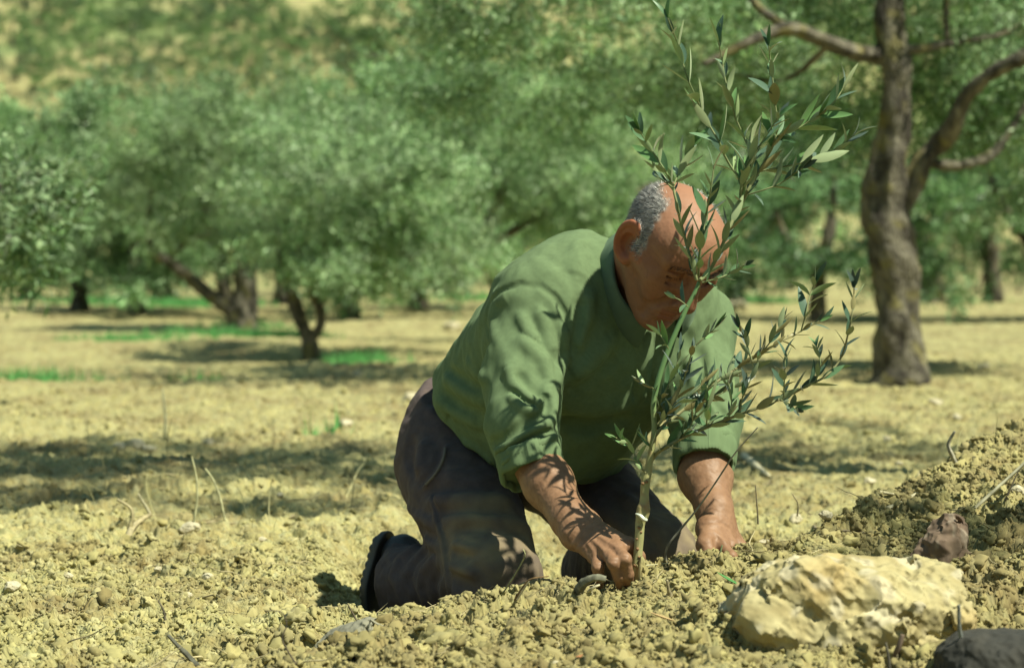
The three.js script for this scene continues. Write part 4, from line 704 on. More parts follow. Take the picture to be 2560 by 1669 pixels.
{
  const b = boxOf([J.rHip, J.lHip, J.rKn, J.lKn, J.rAn, J.lAn, P(1128, 1120, 4.5)], 0.14);
  const g = nets(legF, b[0], b[1], 0.0052, 0.016);
  const kR = J.rKn.clone(), kL = J.lKn.clone();
  colored(g, clothCol([0.082, 0.061, 0.060], 0.12, (c, x, y, z) => {
    const dk = Math.hypot(x - kR.x, y - kR.y - 0.08, z - kR.z), dl = Math.hypot(x - kL.x, y - kL.y, z - kL.z), n = 0.5 + 0.5 * fbm(x * 18, y * 18, z * 18, 3);
    const dust = clamp(sstep(0.16, 0.05, Math.min(dk, dl)) * (0.25 + 0.9 * n) - 0.1, 0, 0.75) + 0.12 * sstep(0.6, 0.85, n); return mixc(c, [0.27, 0.215, 0.12], clamp(dust, 0, 0.8));
  }));
  const trousers = part('trousers', place(g), vmat(0.93), person);
  trousers.userData.label = 'dark work trousers dusty at the knees';
  // belt showing under the hem of the sweater, pocket welt, trouser seam
  const surf = (list, r, lift) => { const pts = list.map(q => onSurface(legF, q[0], q[1])).filter(Boolean); return pts.length > 1 ? tube(pts.map(p => p.clone().add(V(0, 0, lift))), pts.map(() => r), 6) : null; };
  const w = surf([[1113, 1120], [1110, 1140], [1103, 1160], [1088, 1185], [1064, 1212]], 0.0028, 0.001); if (w) part('pocket_edge', place(colored(w, () => [0.17, 0.145, 0.11])), vmat(0.95), trousers);
  const bx = [[1046, 1050], [1052, 1036], [1058, 1022], [1066, 1010]].map(q => P(q[0], q[1], 4.42)); // belt loop and buckle end
  const belt = tube([P(1048, 1052, 4.44), P(1056, 1030, 4.42), P(1068, 1008, 4.43)], [0.013, 0.014, 0.012], 10); part('belt', place(belt), mat(0.012, 0.013, 0.016, 0.35), trousers);
  // shoe
  const heel = P(1006, 1388, 4.46), toe = P(1003, 1556, 4.44), so = V(-0.8, 0.1, -0.35).normalize();
  const shoeF = (x, y, z) => { let d = smin(cone(x, y, z, cn(heel, heel.clone().lerp(toe, 0.55), 0.033, 0.036)), cone(x, y, z, cn(heel.clone().lerp(toe, 0.55), toe, 0.036, 0.03)), 0.03); d = smin(d, cone(x, y, z, cn(heel, P(1025, 1420, 4.43), 0.036, 0.04)), 0.02); return d + 0.001 * n3(x * 40, y * 40, z * 40); };
  const sb = boxOf([heel, toe, P(1010, 1420, 4.43)], 0.06), shoe = part('shoe', place(nets(shoeF, sb[0], sb[1], 0.004)), mat(0.035, 0.037, 0.04, 0.55), person);
  const soleF = (x, y, z) => { const a = cone(x, y, z, cn(heel.clone().addScaledVector(so, 0.03), heel.clone().lerp(toe, 0.55).addScaledVector(so, 0.034), 0.041, 0.045)), b3 = cone(x, y, z, cn(heel.clone().lerp(toe, 0.55).addScaledVector(so, 0.034), toe.clone().addScaledVector(so, 0.025), 0.045, 0.037)); const t = so.x * (x - heel.x) + so.y * (y - heel.y) + so.z * (z - heel.z); const bend = 0.040 + 0.008 * Math.sin((y - toe.y) * 18); return smax(smin(a, b3, 0.03), Math.abs(t - bend) - 0.011, 0.005) + 0.0015 * Math.sin((y) * 420) * (t > bend + 0.004 ? 1 : 0); };
  part('sole', place(nets(soleF, sb[0].map(v => v - 0.05), sb[1].map(v => v + 0.05), 0.003)), mat(0.055, 0.057, 0.05, 0.6), shoe);
}
top(person, 'person', 'bald grey-haired man in green sweater kneeling with both hands in soil round a sapling', 'person');

// ---------------------------------------------------------------- the olive sapling
const sapD = 3.73, sapBase = onGround(1590, 1432); sapBase.copy(P(1590, 1436, sapD));
const sapling = new THREE.Group(); sapling.position.copy(sapBase);
const leafGeos = [];
for (let v = 0; v < 5; v++) { // a long, narrow, thin leaf; its upper face dark, its under face pale
  const NL = 7, pos = [], idx = [], col = [], curl = [0.10, -0.12, 0.2, 0.02, -0.25][v], fold = [0.35, 0.2, 0.45, 0.15, 0.3][v], rows = [];
  for (let side = 0; side < 2; side++) for (let i = 0; i <= NL; i++) {
    const t = i / NL, w = 0.128 * Math.pow(Math.sin(Math.PI * Math.pow(t, 0.85)), 0.8) * (t < 0.06 ? 0.3 : 1) + (t < 0.1 ? 0.012 : 0.002), y = t, z = curl * t * t, th = side ? -0.007 : 0.007;
    for (const s of [-1, 0, 1]) { pos.push(s * w, y, z + fold * w * (s ? 1 : 0) + (s ? th * 0.2 : th)); col.push(side, 0, 0); }
  }
  const M = (NL + 1) * 3;
  for (let i = 0; i < NL; i++) for (let s = 0; s < 2; s++) { const a = i * 3 + s, b = a + 3; idx.push(a, a + 1, b, b, a + 1, b + 1); const c = a + M, d = b + M; idx.push(c, d, c + 1, c + 1, d, d + 1); }
  const g = new THREE.BufferGeometry(); g.setAttribute('position', new THREE.Float32BufferAttribute(pos, 3)); g.setIndex(idx); g.computeVertexNormals(); g.userData.side = col; leafGeos.push(g);
}
const leafTones = [[[0.050, 0.130, 0.070], [0.31, 0.39, 0.19]], [[0.085, 0.21, 0.080], [0.34, 0.44, 0.22]], [[0.14, 0.31, 0.09], [0.34, 0.48, 0.21]], [[0.050, 0.100, 0.072], [0.34, 0.31, 0.12]]];
const leafVar = leafTones.map(([u, d]) => leafGeos.map(g => { const q = g.clone(), n = g.attributes.position.count, c = new Float32Array(n * 3); for (let i = 0; i < n; i++) c.set(g.userData.side[i * 3] ? d : u, i * 3); q.setAttribute('color', new THREE.BufferAttribute(c, 3)); return q; }));
const leafMatS = new THREE.MeshPhysicalMaterial({ vertexColors: true, roughness: 0.8, transmission: 0.3, thickness: 0, clearcoat: 0.55, clearcoatRoughness: 0.32, side: THREE.DoubleSide });
const twigBark = vmat(0.8), stemCol = k => (x, y, z) => { const a = 0.5 + 0.5 * n3(x * 90, y * 40, z * 90); return mixc(mixc([0.18, 0.19, 0.085], [0.17, 0.24, 0.10], k), [0.26, 0.20, 0.10], 0.5 * a * (1 - k)); };
let leafCount = 0; const allLeaves = [];
// [points in px, depth at both ends, radius at both ends, leaf spacing px, leaf length px, first leaf at, tone weights, name]
function stem(pts, d0, d1, r0, r1, o = {}) {
  const { gap = 46, len = 72, from = 12, tone = 0, ang = 0.62, kind = 'branch', end = true, k = 0.5 } = o, n = pts.length, W = pts.map((q, i) => P(q[0], q[1], lerp(d0, d1, i / (n - 1)) + 0.012 * Math.sin(i * 1.7 + d1 * 40)).sub(sapBase));
  const g = tube(W, pts.map((_, i) => Math.max(0.0009, 0.68 * lerp(r0, r1, i / (n - 1)))), 8, 0.12, 60, 4); const m = part(kind, colored(g, stemCol(k)), twigBark, sapling);
  if (gap > 900) return m;
  const cv = new THREE.CatmullRomCurve3(W, false, 'centripetal'), L = cv.getLength(), step = (pts[0][1] < 560 ? 0.8 : 0.64) * gap / F0 * d0; let roll = rr(0, 6.28);
  const put = (p, dir, nrm, s) => {
    leafCount++;
    let t = tone; const u = rnd(); if (tone === 0) t = u < 0.42 ? 0 : u < 0.75 ? 1 : u < 0.85 ? 2 : 3; else if (tone === 9) t = u < 0.4 ? 0 : u < 0.55 ? 1 : u < 0.6 ? 2 : 3; else if (tone === 5) t = u < 0.3 ? 0 : u < 0.6 ? 1 : 2;
    const z = nrm.addScaledVector(dir, -nrm.dot(dir)).normalize(), x = V(0, 0, 0).crossVectors(dir, z), M = new THREE.Matrix4().makeBasis(x, dir, z), lf = new THREE.Mesh(leafVar[t][Math.floor(rnd() * 5)], leafMatS);
    lf.quaternion.setFromRotationMatrix(M); lf.position.copy(p); const ss = s * rr(0.72, 1.15); lf.scale.set(ss * rr(0.85, 1.15), ss, ss); lf.name = 'leaf'; lf.castShadow = lf.receiveShadow = true; m.add(lf); allLeaves.push(lf);
  };
  const LL = 1.1 * len / F0 * d0;
  for (let s = from / F0 * d0; s < L - 0.004; s += step * rr(0.85, 1.15)) {
    const t = s / L, p = cv.getPointAt(t), tg = cv.getTangentAt(t), a = V(0, 0, 0).crossVectors(tg, V(0.3, 0.2, 1)).normalize(), b = V(0, 0, 0).crossVectors(tg, a); roll += Math.PI / 2 + rr(-0.3, 0.3);
    for (const sg of [0, Math.PI]) { if (rnd() < 0.06) continue; const o2 = a.clone().multiplyScalar(Math.cos(roll + sg)).addScaledVector(b, Math.sin(roll + sg)), an = ang * rr(0.75, 1.3); const dir = tg.clone().multiplyScalar(Math.cos(an)).addScaledVector(o2, Math.sin(an)).add(V(0, 0.12, 0)).normalize(); put(p, dir, tg.clone().addScaledVector(o2, -0.8).add(V(gauss(), gauss(), gauss()).multiplyScalar(0.35)), LL * (0.75 + 0.4 * Math.sin(Math.PI * Math.min(1, t * 1.1)))); }
  }
  if (end) { const p = W[n - 1], tg = cv.getTangentAt(1); for (const sg of [-1, 1]) { const o2 = V(sg, 0.2, rr(-1, 1)).normalize(); put(p, tg.clone().addScaledVector(o2, 0.28).normalize(), o2.clone().multiplyScalar(-1).add(V(0, 0, 0.3)), LL * 0.85); } }
  return m;
}
{ // main stem with the graft knot
  const pts = [[1590, 1455, 0.0125], [1591, 1425, 0.0118], [1594, 1395, 0.0112], [1597, 1360, 0.0108], [1599, 1330, 0.0112], [1601, 1304, 0.0120], [1604, 1292, 0.0150], [1607, 1280, 0.0160], [1609, 1268, 0.0158], [1611, 1256, 0.0120], [1612, 1235, 0.0108], [1613, 1212, 0.0110], [1616, 1190, 0.0118], [1622, 1168, 0.0088], [1630, 1120, 0.0074], [1636, 1075, 0.0068], [1635, 1040, 0.0066], [1634, 1010, 0.0065], [1640, 975, 0.0065], [1652, 930, 0.0063], [1672, 872, 0.0060], [1696, 816, 0.0057], [1718, 768, 0.0053], [1740, 726, 0.0050], [1748, 704, 0.0042]];
  const W = pts.map((q, i) => P(q[0], q[1], sapD + 0.002 * i / 24).sub(sapBase)), g = tube(W, pts.map(q => q[2] * 0.66), 14, 0.16, 55, 4);
  const trunk = part('trunk', colored(g, (x, y, z) => { const k = sstep(0.16, 0.30, y), a = 0.5 + 0.5 * n3(x * 70, y * 45, z * 70), scab = sstep(0.45, 0.7, n3(x * 60 + 4, y * 80, z * 60)); let c = mixc([0.30, 0.31, 0.13], [0.12, 0.23, 0.085], k); c = mixc(c, [0.38, 0.33, 0.16], 0.5 * a * (1 - k)); const knot = Math.exp(-(((y - 0.103) / 0.010) ** 2)); c = mixc(c, [0.30, 0.19, 0.085], clamp(knot * 0.8 * (0.4 + a) + scab * 0.7 * (1 - k), 0, 0.9)); return c; }), vmat(0.62), sapling);
  // bud scars and the strip of grafting tape
  for (const [px, py, r] of [[1598, 1318, 0.0030], [1603, 1330, 0.0022], [1594, 1372, 0.0027], [1598, 1392, 0.0022], [1588, 1413, 0.0032], [1607, 1208, 0.0030], [1617, 1204, 0.0028], [1592, 1347, 0.0022]]) { const k = lumpGeo(px, 1, 0.3); k.scale(r, r * 1.1, r); const p = P(px, py, sapD - 0.0066).sub(sapBase); k.translate(p.x, p.y, p.z); part('bud_scar', k, mat(0.22, 0.13, 0.06, 0.9), trunk); }
  const tp = [P(1590, 1284, sapD - 0.007), P(1600, 1288, sapD - 0.0125), P(1609, 1296, sapD - 0.013), P(1618, 1300, sapD - 0.011)].map(p => p.sub(sapBase)), tg = tube(tp, [0.0012, 0.0030, 0.0040, 0.0022], 6, 0.3, 80); part('graft_tape', tg, new THREE.MeshPhysicalMaterial({ color: new THREE.Color().setRGB(0.55, 0.6, 0.5), roughness: 0.25 }), trunk);
}
const D_ = sapD;
// crown of the leading shoots
stem([[1742, 700], [1727, 647], [1715, 604], [1701, 550], [1693, 511], [1685, 477], [1684, 462]], D_, D_ - 0.02, 0.0038, 0.0028, { gap: 54, len: 62, end: false });
stem([[1684, 464], [1660, 422], [1637, 386], [1621, 361], [1600, 328]], D_ - 0.02, D_ - 0.05, 0.0024, 0.0012, { gap: 40, len: 66, k: 0.8, tone: 5 });
stem([[1685, 462], [1695, 438], [1715, 396], [1731, 366]], D_ - 0.02, D_ + 0.0, 0.0022, 0.0012, { gap: 36, len: 70, tone: 5 });
stem([[1682, 468], [1650, 444], [1637, 415]], D_ - 0.02, D_ - 0.01, 0.0018, 0.001, { gap: 44, len: 44 });
stem([[1746, 690], [1749, 640], [1755, 596], [1764, 545], [1769, 519], [1777, 477], [1784, 425]], D_ + 0.01, D_ - 0.06, 0.0034, 0.0016, { gap: 50, len: 66, from: 26 });
stem([[1750, 700], [1772, 680], [1795, 638], [1820, 579], [1840, 533], [1854, 505], [1869, 477]], D_, D_ + 0.03, 0.0046, 0.0038, { gap: 44, len: 58, end: false });
stem([[1852, 508], [1852, 478], [1853, 455], [1827, 415], [1808, 380], [1798, 354], [1779, 322], [1760, 287], [1744, 251], [1721, 200], [1702, 138], [1692, 103], [1680, 71], [1670, 45]], D_ + 0.025, D_ - 0.06, 0.0032, 0.0013, { gap: 60, len: 74, tone: 5, k: 0.6 });
stem([[1862, 492], [1868, 440], [1882, 394], [1863, 348], [1840, 296], [1830, 258], [1814, 200], [1805, 145], [1797, 106]], D_ + 0.03, D_ + 0.10, 0.003, 0.0013, { gap: 56, len: 70, tone: 5 });
stem([[1869, 477], [1898, 428], [1917, 393], [1930, 370], [1940, 341], [1943, 299], [1938, 258], [1934, 219], [1930, 180], [1926, 145], [1922, 115]], D_ + 0.03, D_ + 0.0, 0.0036, 0.0013, { gap: 50, len: 72, tone: 0 });
stem([[1938, 342], [1953, 337], [1988, 325], [2024, 303], [2062, 277], [2091, 248], [2107, 222]], D_ + 0.02, D_ - 0.04, 0.0024, 0.0012, { gap: 42, len: 76, tone: 5 });
stem([[1898, 428], [1946, 419], [1985, 411], [2017, 403], [2062, 390], [2101, 367], [2132, 340]], D_ + 0.03, D_ + 0.06, 0.0024, 0.0012, { gap: 42, len: 74 });
stem([[1872, 486], [1914, 473], [1946, 461], [1972, 444], [2008, 419]], D_ + 0.03, D_ - 0.03, 0.002, 0.0011, { gap: 40, len: 62, tone: 9 });
stem([[1858, 480], [1869, 409], [1895, 370], [1917, 338], [1946, 292]], D_ + 0.02, D_ - 0.04, 0.0024, 0.0012, { gap: 38, len: 62 });
stem([[1756, 706], [1798, 695], [1823, 684], [1846, 672], [1862, 662]], D_, D_ - 0.03, 0.0022, 0.0011, { gap: 36, len: 44, ang: 0.9 });
// the long low branches reaching to the right
stem([[1616, 1173], [1640, 1135], [1676, 1111], [1720, 1087], [1780, 1063], [1836, 1041], [1884, 1023], [1931, 1005], [1979, 985], [2019, 963], [2059, 944], [2095, 908], [2111, 872], [2123, 824], [2131, 784], [2135, 744], [2136, 718]], D_, D_ - 0.10, 0.0048, 0.0013, { gap: 52, len: 60, from: 60, tone: 9, k: 0.1 });
stem([[1638, 1090], [1656, 1067], [1688, 1041], [1724, 1011], [1760, 977], [1796, 952], [1840, 922], [1876, 900], [1916, 876], [1955, 852], [1987, 836], [2023, 816], [2049, 803]], D_, D_ + 0.12, 0.0042, 0.0014, { gap: 48, len: 54, from: 50, tone: 9, k: 0.1 });
stem([[2003, 829], [2015, 784], [2023, 748], [2031, 724], [2038, 702]], D_ + 0.10, D_ + 0.11, 0.0018, 0.0011, { gap: 52, len: 70, tone: 5, from: 40 });
stem([[1637, 1078], [1655, 1050], [1672, 1027], [1692, 995], [1706, 960], [1720, 916], [1736, 868], [1756, 848], [1786, 822]], D_, D_ - 0.08, 0.0032, 0.0012, { gap: 44, len: 52, tone: 9 });
stem([[1766, 1068], [1768, 1039], [1768, 991], [1768, 962]], D_ - 0.02, D_ - 0.05, 0.002, 0.0011, { gap: 40, len: 70, tone: 5 });
stem([[1848, 1036], [1856, 995], [1872, 960], [1888, 920], [1900, 884]], D_ - 0.03, D_ - 0.07, 0.002, 0.0011, { gap: 42, len: 48, tone: 9 });
stem([[1960, 993], [1961, 960], [1963, 920], [1963, 890]], D_ - 0.06, D_ - 0.09, 0.0019, 0.001, { gap: 32, len: 48, tone: 9 });
stem([[1952, 998], [1972, 1012], [1991, 1023]], D_ - 0.06, D_ - 0.10, 0.0014, 0.001, { gap: 40, len: 50, tone: 9 });
stem([[1614, 1182], [1596, 1159], [1580, 1119], [1568, 1107], [1540, 1094]], D_, D_ - 0.02, 0.0022, 0.001, { gap: 38, len: 46, tone: 2, ang: 0.8, k: 0.2 });
stem([[1630, 1125], [1622, 1108], [1612, 1098]], D_, D_ - 0.02, 0.0014, 0.001, { gap: 30, len: 46, tone: 2 });
stem([[1640, 975], [1620, 962], [1606, 955]], D_, D_ - 0.02, 0.0013, 0.001, { gap: 40, len: 40, tone: 9 });
stem([[1672, 872], [1660, 850], [1652, 838]], D_, D_ - 0.02, 0.0012, 0.001, { gap: 60, len: 58, tone: 2 });
stem([[1720, 766], [1700, 750], [1690, 745]], D_, D_ - 0.02, 0.0012, 0.001, { gap: 60, len: 52, tone: 0, ang: 0.9 });
stem([[1650, 1060], [1690, 1010], [1730, 985], [1762, 955]], D_ - 0.03, D_ - 0.06, 0.002, 0.001, { gap: 40, len: 48, tone: 9 });
stem([[1638, 1040], [1660, 985], [1686, 930], [1700, 880]], D_ - 0.01, D_ - 0.05, 0.002, 0.001, { gap: 40, len: 50, tone: 9 });
stem([[1700, 1030], [1745, 1005], [1800, 985], [1850, 958]], D_ + 0.03, D_ + 0.06, 0.002, 0.001, { gap: 44, len: 50, tone: 9 });
stem([[1690, 1105], [1728, 1062], [1746, 1010]], D_ - 0.02, D_ - 0.05, 0.0018, 0.001, { gap: 40, len: 46, tone: 9 });
stem([[1822, 1046], [1830, 1000], [1822, 958]], D_ - 0.03, D_ - 0.02, 0.0018, 0.001, { gap: 38, len: 48, tone: 9 });
stem([[2040, 953], [2052, 910], [2042, 868]], D_ - 0.08, D_ - 0.06, 0.0018, 0.001, { gap: 36, len: 50, tone: 9 });
stem([[1902, 886], [1932, 846], [1958, 800]], D_ + 0.06, D_ + 0.09, 0.0018, 0.001, { gap: 38, len: 48, tone: 9 });
stem([[1880, 900], [1868, 858], [1850, 820]], D_ + 0.05, D_ + 0.03, 0.0018, 0.001, { gap: 38, len: 48, tone: 9 });
console.log('sapling leaves', leafCount);
{ // the 295 largest stay leaves of their own; the smallest are joined
  const rest = allLeaves.sort((a, b) => b.scale.y - a.scale.y).slice(295);
  if (rest.length) { const gs = rest.map(l => { l.updateMatrix(); const g = l.geometry.clone().applyMatrix4(l.matrix); delete g.userData.side; l.parent.remove(l); return g; }); part('small_leaves', mergeGeometries(gs), leafMatS, sapling).userData.kind = 'stuff'; }
}
top(sapling, 'olive_sapling', 'slender olive sapling with grafted stem and narrow leaves planted between the man\'s hands', 'sapling');

// ---------------------------------------------------------------- rocks, stones, dry stems
function rockMesh(c, rx, ry, rz, s, opts = {}) {
  const { cell = 0.006, facet = 0.5, rough = 1, box = 0.5 } = opts, planes = [], q = opts.turn ?? 0, cq = Math.cos(q), sq = Math.sin(q), tl = opts.tilt ?? 0, ct = Math.cos(tl), st = Math.sin(tl);
  let sd = s; const r1 = () => { sd = (sd * 9301 + 49297) % 233280; return sd / 233280; };
  for (let i = 0; i < 26; i++) { const a = r1() * 6.28, u = r1() * 2 - 1, w = Math.sqrt(1 - u * u); planes.push([w * Math.cos(a), u, w * Math.sin(a), lerp(0.82, 1.0, r1())]); }
  const f = (x, y, z) => {
    let X = (x * cq - z * sq), Z = (x * sq + z * cq), Y = y; [X, Y] = [X * ct - Y * st, X * st + Y * ct];
    const px = X / rx, py = Y / ry, pz = Z / rz, m = Math.min(rx, ry, rz);
    const ex = opts.square ?? 3.2; let d = (Math.pow(Math.abs(px) ** ex + Math.abs(py) ** ex + Math.abs(pz) ** ex, 1 / ex) - 1);
    for (const p of planes) d = smax(d, p[0] * px + p[1] * py + p[2] * pz - p[3] * lerp(1.25, 0.98, facet), 0.05);
    d *= m * 0.8;
    if (opts.chip) { // broken faces: each little region is cut by a plane of its own
      const g = opts.chip, ix = Math.floor(x / g), iy = Math.floor(y / g), iz = Math.floor(z / g); let best = 1e9, b2 = 1e9, v = 0, v2 = 0;
      for (let a = -1; a < 2; a++) for (let b = -1; b < 2; b++) for (let c = -1; c < 2; c++) { const h = (q) => { const t = Math.sin((ix + a) * 127.1 + (iy + b) * 311.7 + (iz + c) * 74.7 + q * 19.3 + s) * 43758.5453; return t - Math.floor(t); }, cx = (ix + a + h(1)) * g, cy = (iy + b + h(2)) * g, cz = (iz + c + h(3)) * g, e = (x - cx) ** 2 + (y - cy) ** 2 + (z - cz) ** 2; const w = ((x - cx) * (h(4) - 0.5) + (y - cy) * (h(5) - 0.5) + (z - cz) * (h(6) - 0.5)) * opts.chipAmp + (h(7) - 0.5) * g * 0.1; if (e < best) { b2 = best; v2 = v; best = e; v = w; } else if (e < b2) { b2 = e; v2 = w; } }
      const t = clamp((Math.sqrt(b2) - Math.sqrt(best)) / (g * 0.12), 0, 1); d += lerp((v + v2) / 2, v, t);
    }
    return d + rough * (0.010 * (Math.abs(n3(x * 14 + s, y * 18, z * 14)) - 0.3) + 0.006 * (Math.abs(n3(x * 36 + s, y * 36, z * 36)) - 0.3) + 0.0022 * n3(x * 95, y * 95, z * 95 + s));
  };
  const R = Math.max(rx, ry, rz) * 1.3 + 0.03, g = nets(f, [-R, -R, -R], [R, R, R], cell, 0.012);
  return g;
}
function rock(name, label, category, group, p, geo, colorFn, rough = 0.9) { colored(geo, colorFn); const m = new THREE.Mesh(geo, vmat(rough)); m.position.copy(p); return top(m, name, label, category, group); }
const limeCol = (x, y, z) => { const a = 0.5 + 0.5 * fbm(x * 11, y * 11, z * 11, 4), b = n3(x * 26 + 4, y * 26, z * 26), w = sstep(0.25, 0.65, n3(x * 17 + 9, y * 17, z * 17)), o = sstep(0.1, 0.6, n3(x * 6 + 1, y * 6, z * 6)); let c = mixc([0.27, 0.22, 0.095], [0.44, 0.395, 0.21], clamp(a + 0.3 * b, 0, 1)); c = mixc(c, [0.42, 0.27, 0.08], o * 0.35); c = mixc(c, [0.54, 0.50, 0.37], w * 0.5); return mixc(c, [0.20, 0.17, 0.10], 0.45 * sstep(0.6, 0.85, n3(x * 30, y * 30, z * 30 + 5))); };
rock('limestone_rock', 'large pale yellow limestone boulder with orange stains lying on the mound', 'rock', null, P(2108, 1553, 3.26), rockMesh(V(0, 0, 0), 0.147, 0.086, 0.095, 12, { cell: 0.0038, turn: 0.12, tilt: 0.04, facet: 0.35, rough: 0.6, chip: 0.075, chipAmp: 0.36, square: 6 }), limeCol, 0.85);
rock('red_rock', 'upright reddish brown broken stone stuck in the mound', 'rock', null, P(2362, 1384, 3.76), rockMesh(V(0, 0, 0), 0.042, 0.058, 0.036, 77, { cell: 0.0025, turn: 0.5, tilt: 0.5, rough: 0.25, chip: 0.03, chipAmp: 0.4 }), (x, y, z) => { const a = 0.5 + 0.5 * fbm(x * 30, y * 30, z * 30, 3), l = sstep(0.2, 0.6, n3(x * 40, y * 30, z * 40)); return mixc(mixc([0.10, 0.066, 0.048], [0.21, 0.15, 0.10], a), [0.42, 0.36, 0.28], l * 0.4); });
rock('shade_painted_boulder', 'smooth boulder at the foot of the mound with shade painted into its colour', 'rock', null, P(2512, 1680, 3.05), rockMesh(V(0, 0, 0), 0.085, 0.052, 0.07, 31, { cell: 0.004, rough: 0.35, facet: 0.1 }), (x, y, z) => { const a = 0.5 + 0.5 * fbm(x * 14, y * 14, z * 14, 3); return mixc([0.02, 0.022, 0.02], [0.05, 0.047, 0.037], a); });  // near-black colour carries the shade lying on this boulder, not dark stone
{ const p = onGround(905, 1585); rock('grey_slab', 'flat grey stone lying below the man\'s shoe', 'rock', null, P(885, 1600, 3.56), rockMesh(V(0, 0, 0), 0.062, 0.026, 0.04, 5, { cell: 0.003, rough: 0.4, turn: -0.4, tilt: -0.35 }), (x, y, z) => mixc([0.13, 0.13, 0.105], [0.30, 0.29, 0.2], 0.5 + 0.5 * fbm(x * 20, y * 20, z * 20, 3))); }
rock('brown_clod', 'brown clod of earth between the knees and the mound', 'clod', null, P(1345, 1488, 3.86), rockMesh(V(0, 0, 0), 0.032, 0.026, 0.03, 9, { cell: 0.003, rough: 0.5 }), (x, y, z) => mixc([0.20, 0.15, 0.07], [0.36, 0.28, 0.13], 0.5 + 0.5 * fbm(x * 30, y * 30, z * 30, 3)));
{
  const protos = [3, 8, 15, 21].map((s, i) => { const g = rockMesh(V(0, 0, 0), 0.05, 0.032, 0.04, s, { cell: 0.005, rough: 0.5, facet: 0.8 }); return colored(g, (x, y, z) => { const a = 0.5 + 0.5 * fbm(x * 25 + i, y * 25, z * 25, 3); return mixc([0.36, 0.32, 0.19], [0.58, 0.54, 0.40], a); }); });
  const pm = vmat(0.9), spots = [[1945, 702, 18, 'white stone beside the fresh grass left of the thick trunk'], [895, 938, 14, 'flat white stone lying on the sunlit soil'], [340, 1118, 24, 'white stone on the edge of the shaded strip'], [375, 1128, 20, 0], [865, 1062, 17, 'pointed pale stone behind the man\'s back'], [1030, 1005, 30, 'pale block of stone against the man\'s lower back'], [520, 1108, 14, 0], [300, 1120, 16, 0], [655, 1350, 12, 0], [520, 1445, 14, 0], [470, 1490, 12, 0], [30, 1468, 20, 0], [170, 1440, 12, 0], [395, 1425, 10, 0], [910, 1502, 8, 0], [475, 1325, 26, 'long broken stone with brown edge on the soil bank'], [2175, 1205, 16, 'rounded pale stone on the slope behind the mound'], [2220, 1100, 12, 0], [2340, 1010, 18, 0], [2460, 920, 16, 0], [2395, 1045, 12, 0], [1990, 1302, 18, 'broken stone with dark side behind the hand'], [2065, 1290, 16, 0], [1910, 1360, 14, 0], [2250, 1160, 10, 0], [2545, 1230, 20, 'pale stone on top of the soil bank'], [1370, 1595, 8, 0], [1390, 1660, 12, 0], [590, 1275, 10, 0], [700, 1240, 10, 0], [1720, 1510, 7, 0], [1130, 820, 20, 0], [1840, 770, 24, 'round pale stone on the sunlit ground behind the man'], [2200, 905, 18, 0]];
  for (const [px, py, r, lab] of spots) {
    const p = onGround(px, py), d = -p.z, s = r / F0 * d / 0.045, m = new THREE.Mesh(protos[Math.floor(rnd() * 4)], pm); m.position.copy(p).add(V(0, s * 0.008, 0)); m.scale.set(s, s * rr(0.75, 1.1), s); m.rotation.set(rr(-0.3, 0.3), rr(0, 6), rr(-0.3, 0.3));
    top(m, 'stone', lab || 'small pale stone lying loose on the dry soil', 'stone', lab ? undefined : 'small pale stones on the soil');
  }
}
// dry stems, twigs and roots
const dry = (pts, r, label, col = [0.30, 0.26, 0.15], name = 'dry_stalk', cat = 'stalk', group) => { const g0 = onGround(pts[0][0], pts[0][1]), sh = clamp(g0.distanceTo(camera.position) - P(...pts[0]).distanceTo(camera.position), -0.35, 0.35), W = pts.map(q => / lying/.test(label) ? onGround(q[0], q[1]).add(V(0, r * 0.6, 0)) : P(q[0], q[1], q[2] + sh)), b = W[0].clone(), n = W.length, g = tube(W.map(p => p.sub(b)), W.map((_, i) => r * lerp(1, 0.5, i / (n - 1))), 7, 0.25, 60, 6); colored(g, (x, y, z) => { const k = 0.8 + 0.4 * n3(x * 80, y * 80, z * 80); return col.map(v => v * k); }); const m = new THREE.Mesh(g, vmat(0.85)); m.position.copy(b); return top(m, name, label, cat, group); };
dry([[1668, 1412, 3.70], [1664, 1390, 3.70], [1670, 1365, 3.69], [1700, 1325, 3.68], [1745, 1270, 3.66], [1790, 1205, 3.64], [1840, 1130, 3.62], [1895, 1068, 3.60]], 0.0022, 'long thin grey stem slanting up across the far forearm', [0.34, 0.33, 0.25]);
dry([[1538, 1427, 3.69], [1600, 1416, 3.685], [1680, 1408, 3.69]], 0.0014, 'pale straw lying across the foot of the sapling', [0.55, 0.53, 0.32]);
dry([[1252, 1490, 3.79], [1285, 1440, 3.77], [1305, 1405, 3.76], [1313, 1385, 3.75], [1308, 1372, 3.75]], 0.0014, 'bent green-grey stalk in front of the near knee', [0.36, 0.36, 0.18]);
dry([[1286, 1500, 3.77], [1305, 1470, 3.76], [1325, 1448, 3.75], [1372, 1440, 3.74]], 0.0016, 'forked brown root sticking out of the mound', [0.30, 0.19, 0.08], 'root', 'root');
dry([[1290, 1502, 3.75], [1305, 1478, 3.745], [1322, 1452, 3.74]], 0.0022, 'pale cut stalk leaning on the mound', [0.5, 0.46, 0.28]);
dry([[1445, 1478, 3.74], [1462, 1455, 3.72], [1490, 1443, 3.71], [1515, 1447, 3.71]], 0.0085, 'thick grey bent root beside the fingers', [0.20, 0.20, 0.14], 'root', 'root');
dry([[1470, 1480, 3.71], [1485, 1468, 3.70], [1500, 1462, 3.70]], 0.003, 'short pale root curl below the fingers', [0.5, 0.46, 0.3], 'root', 'root');
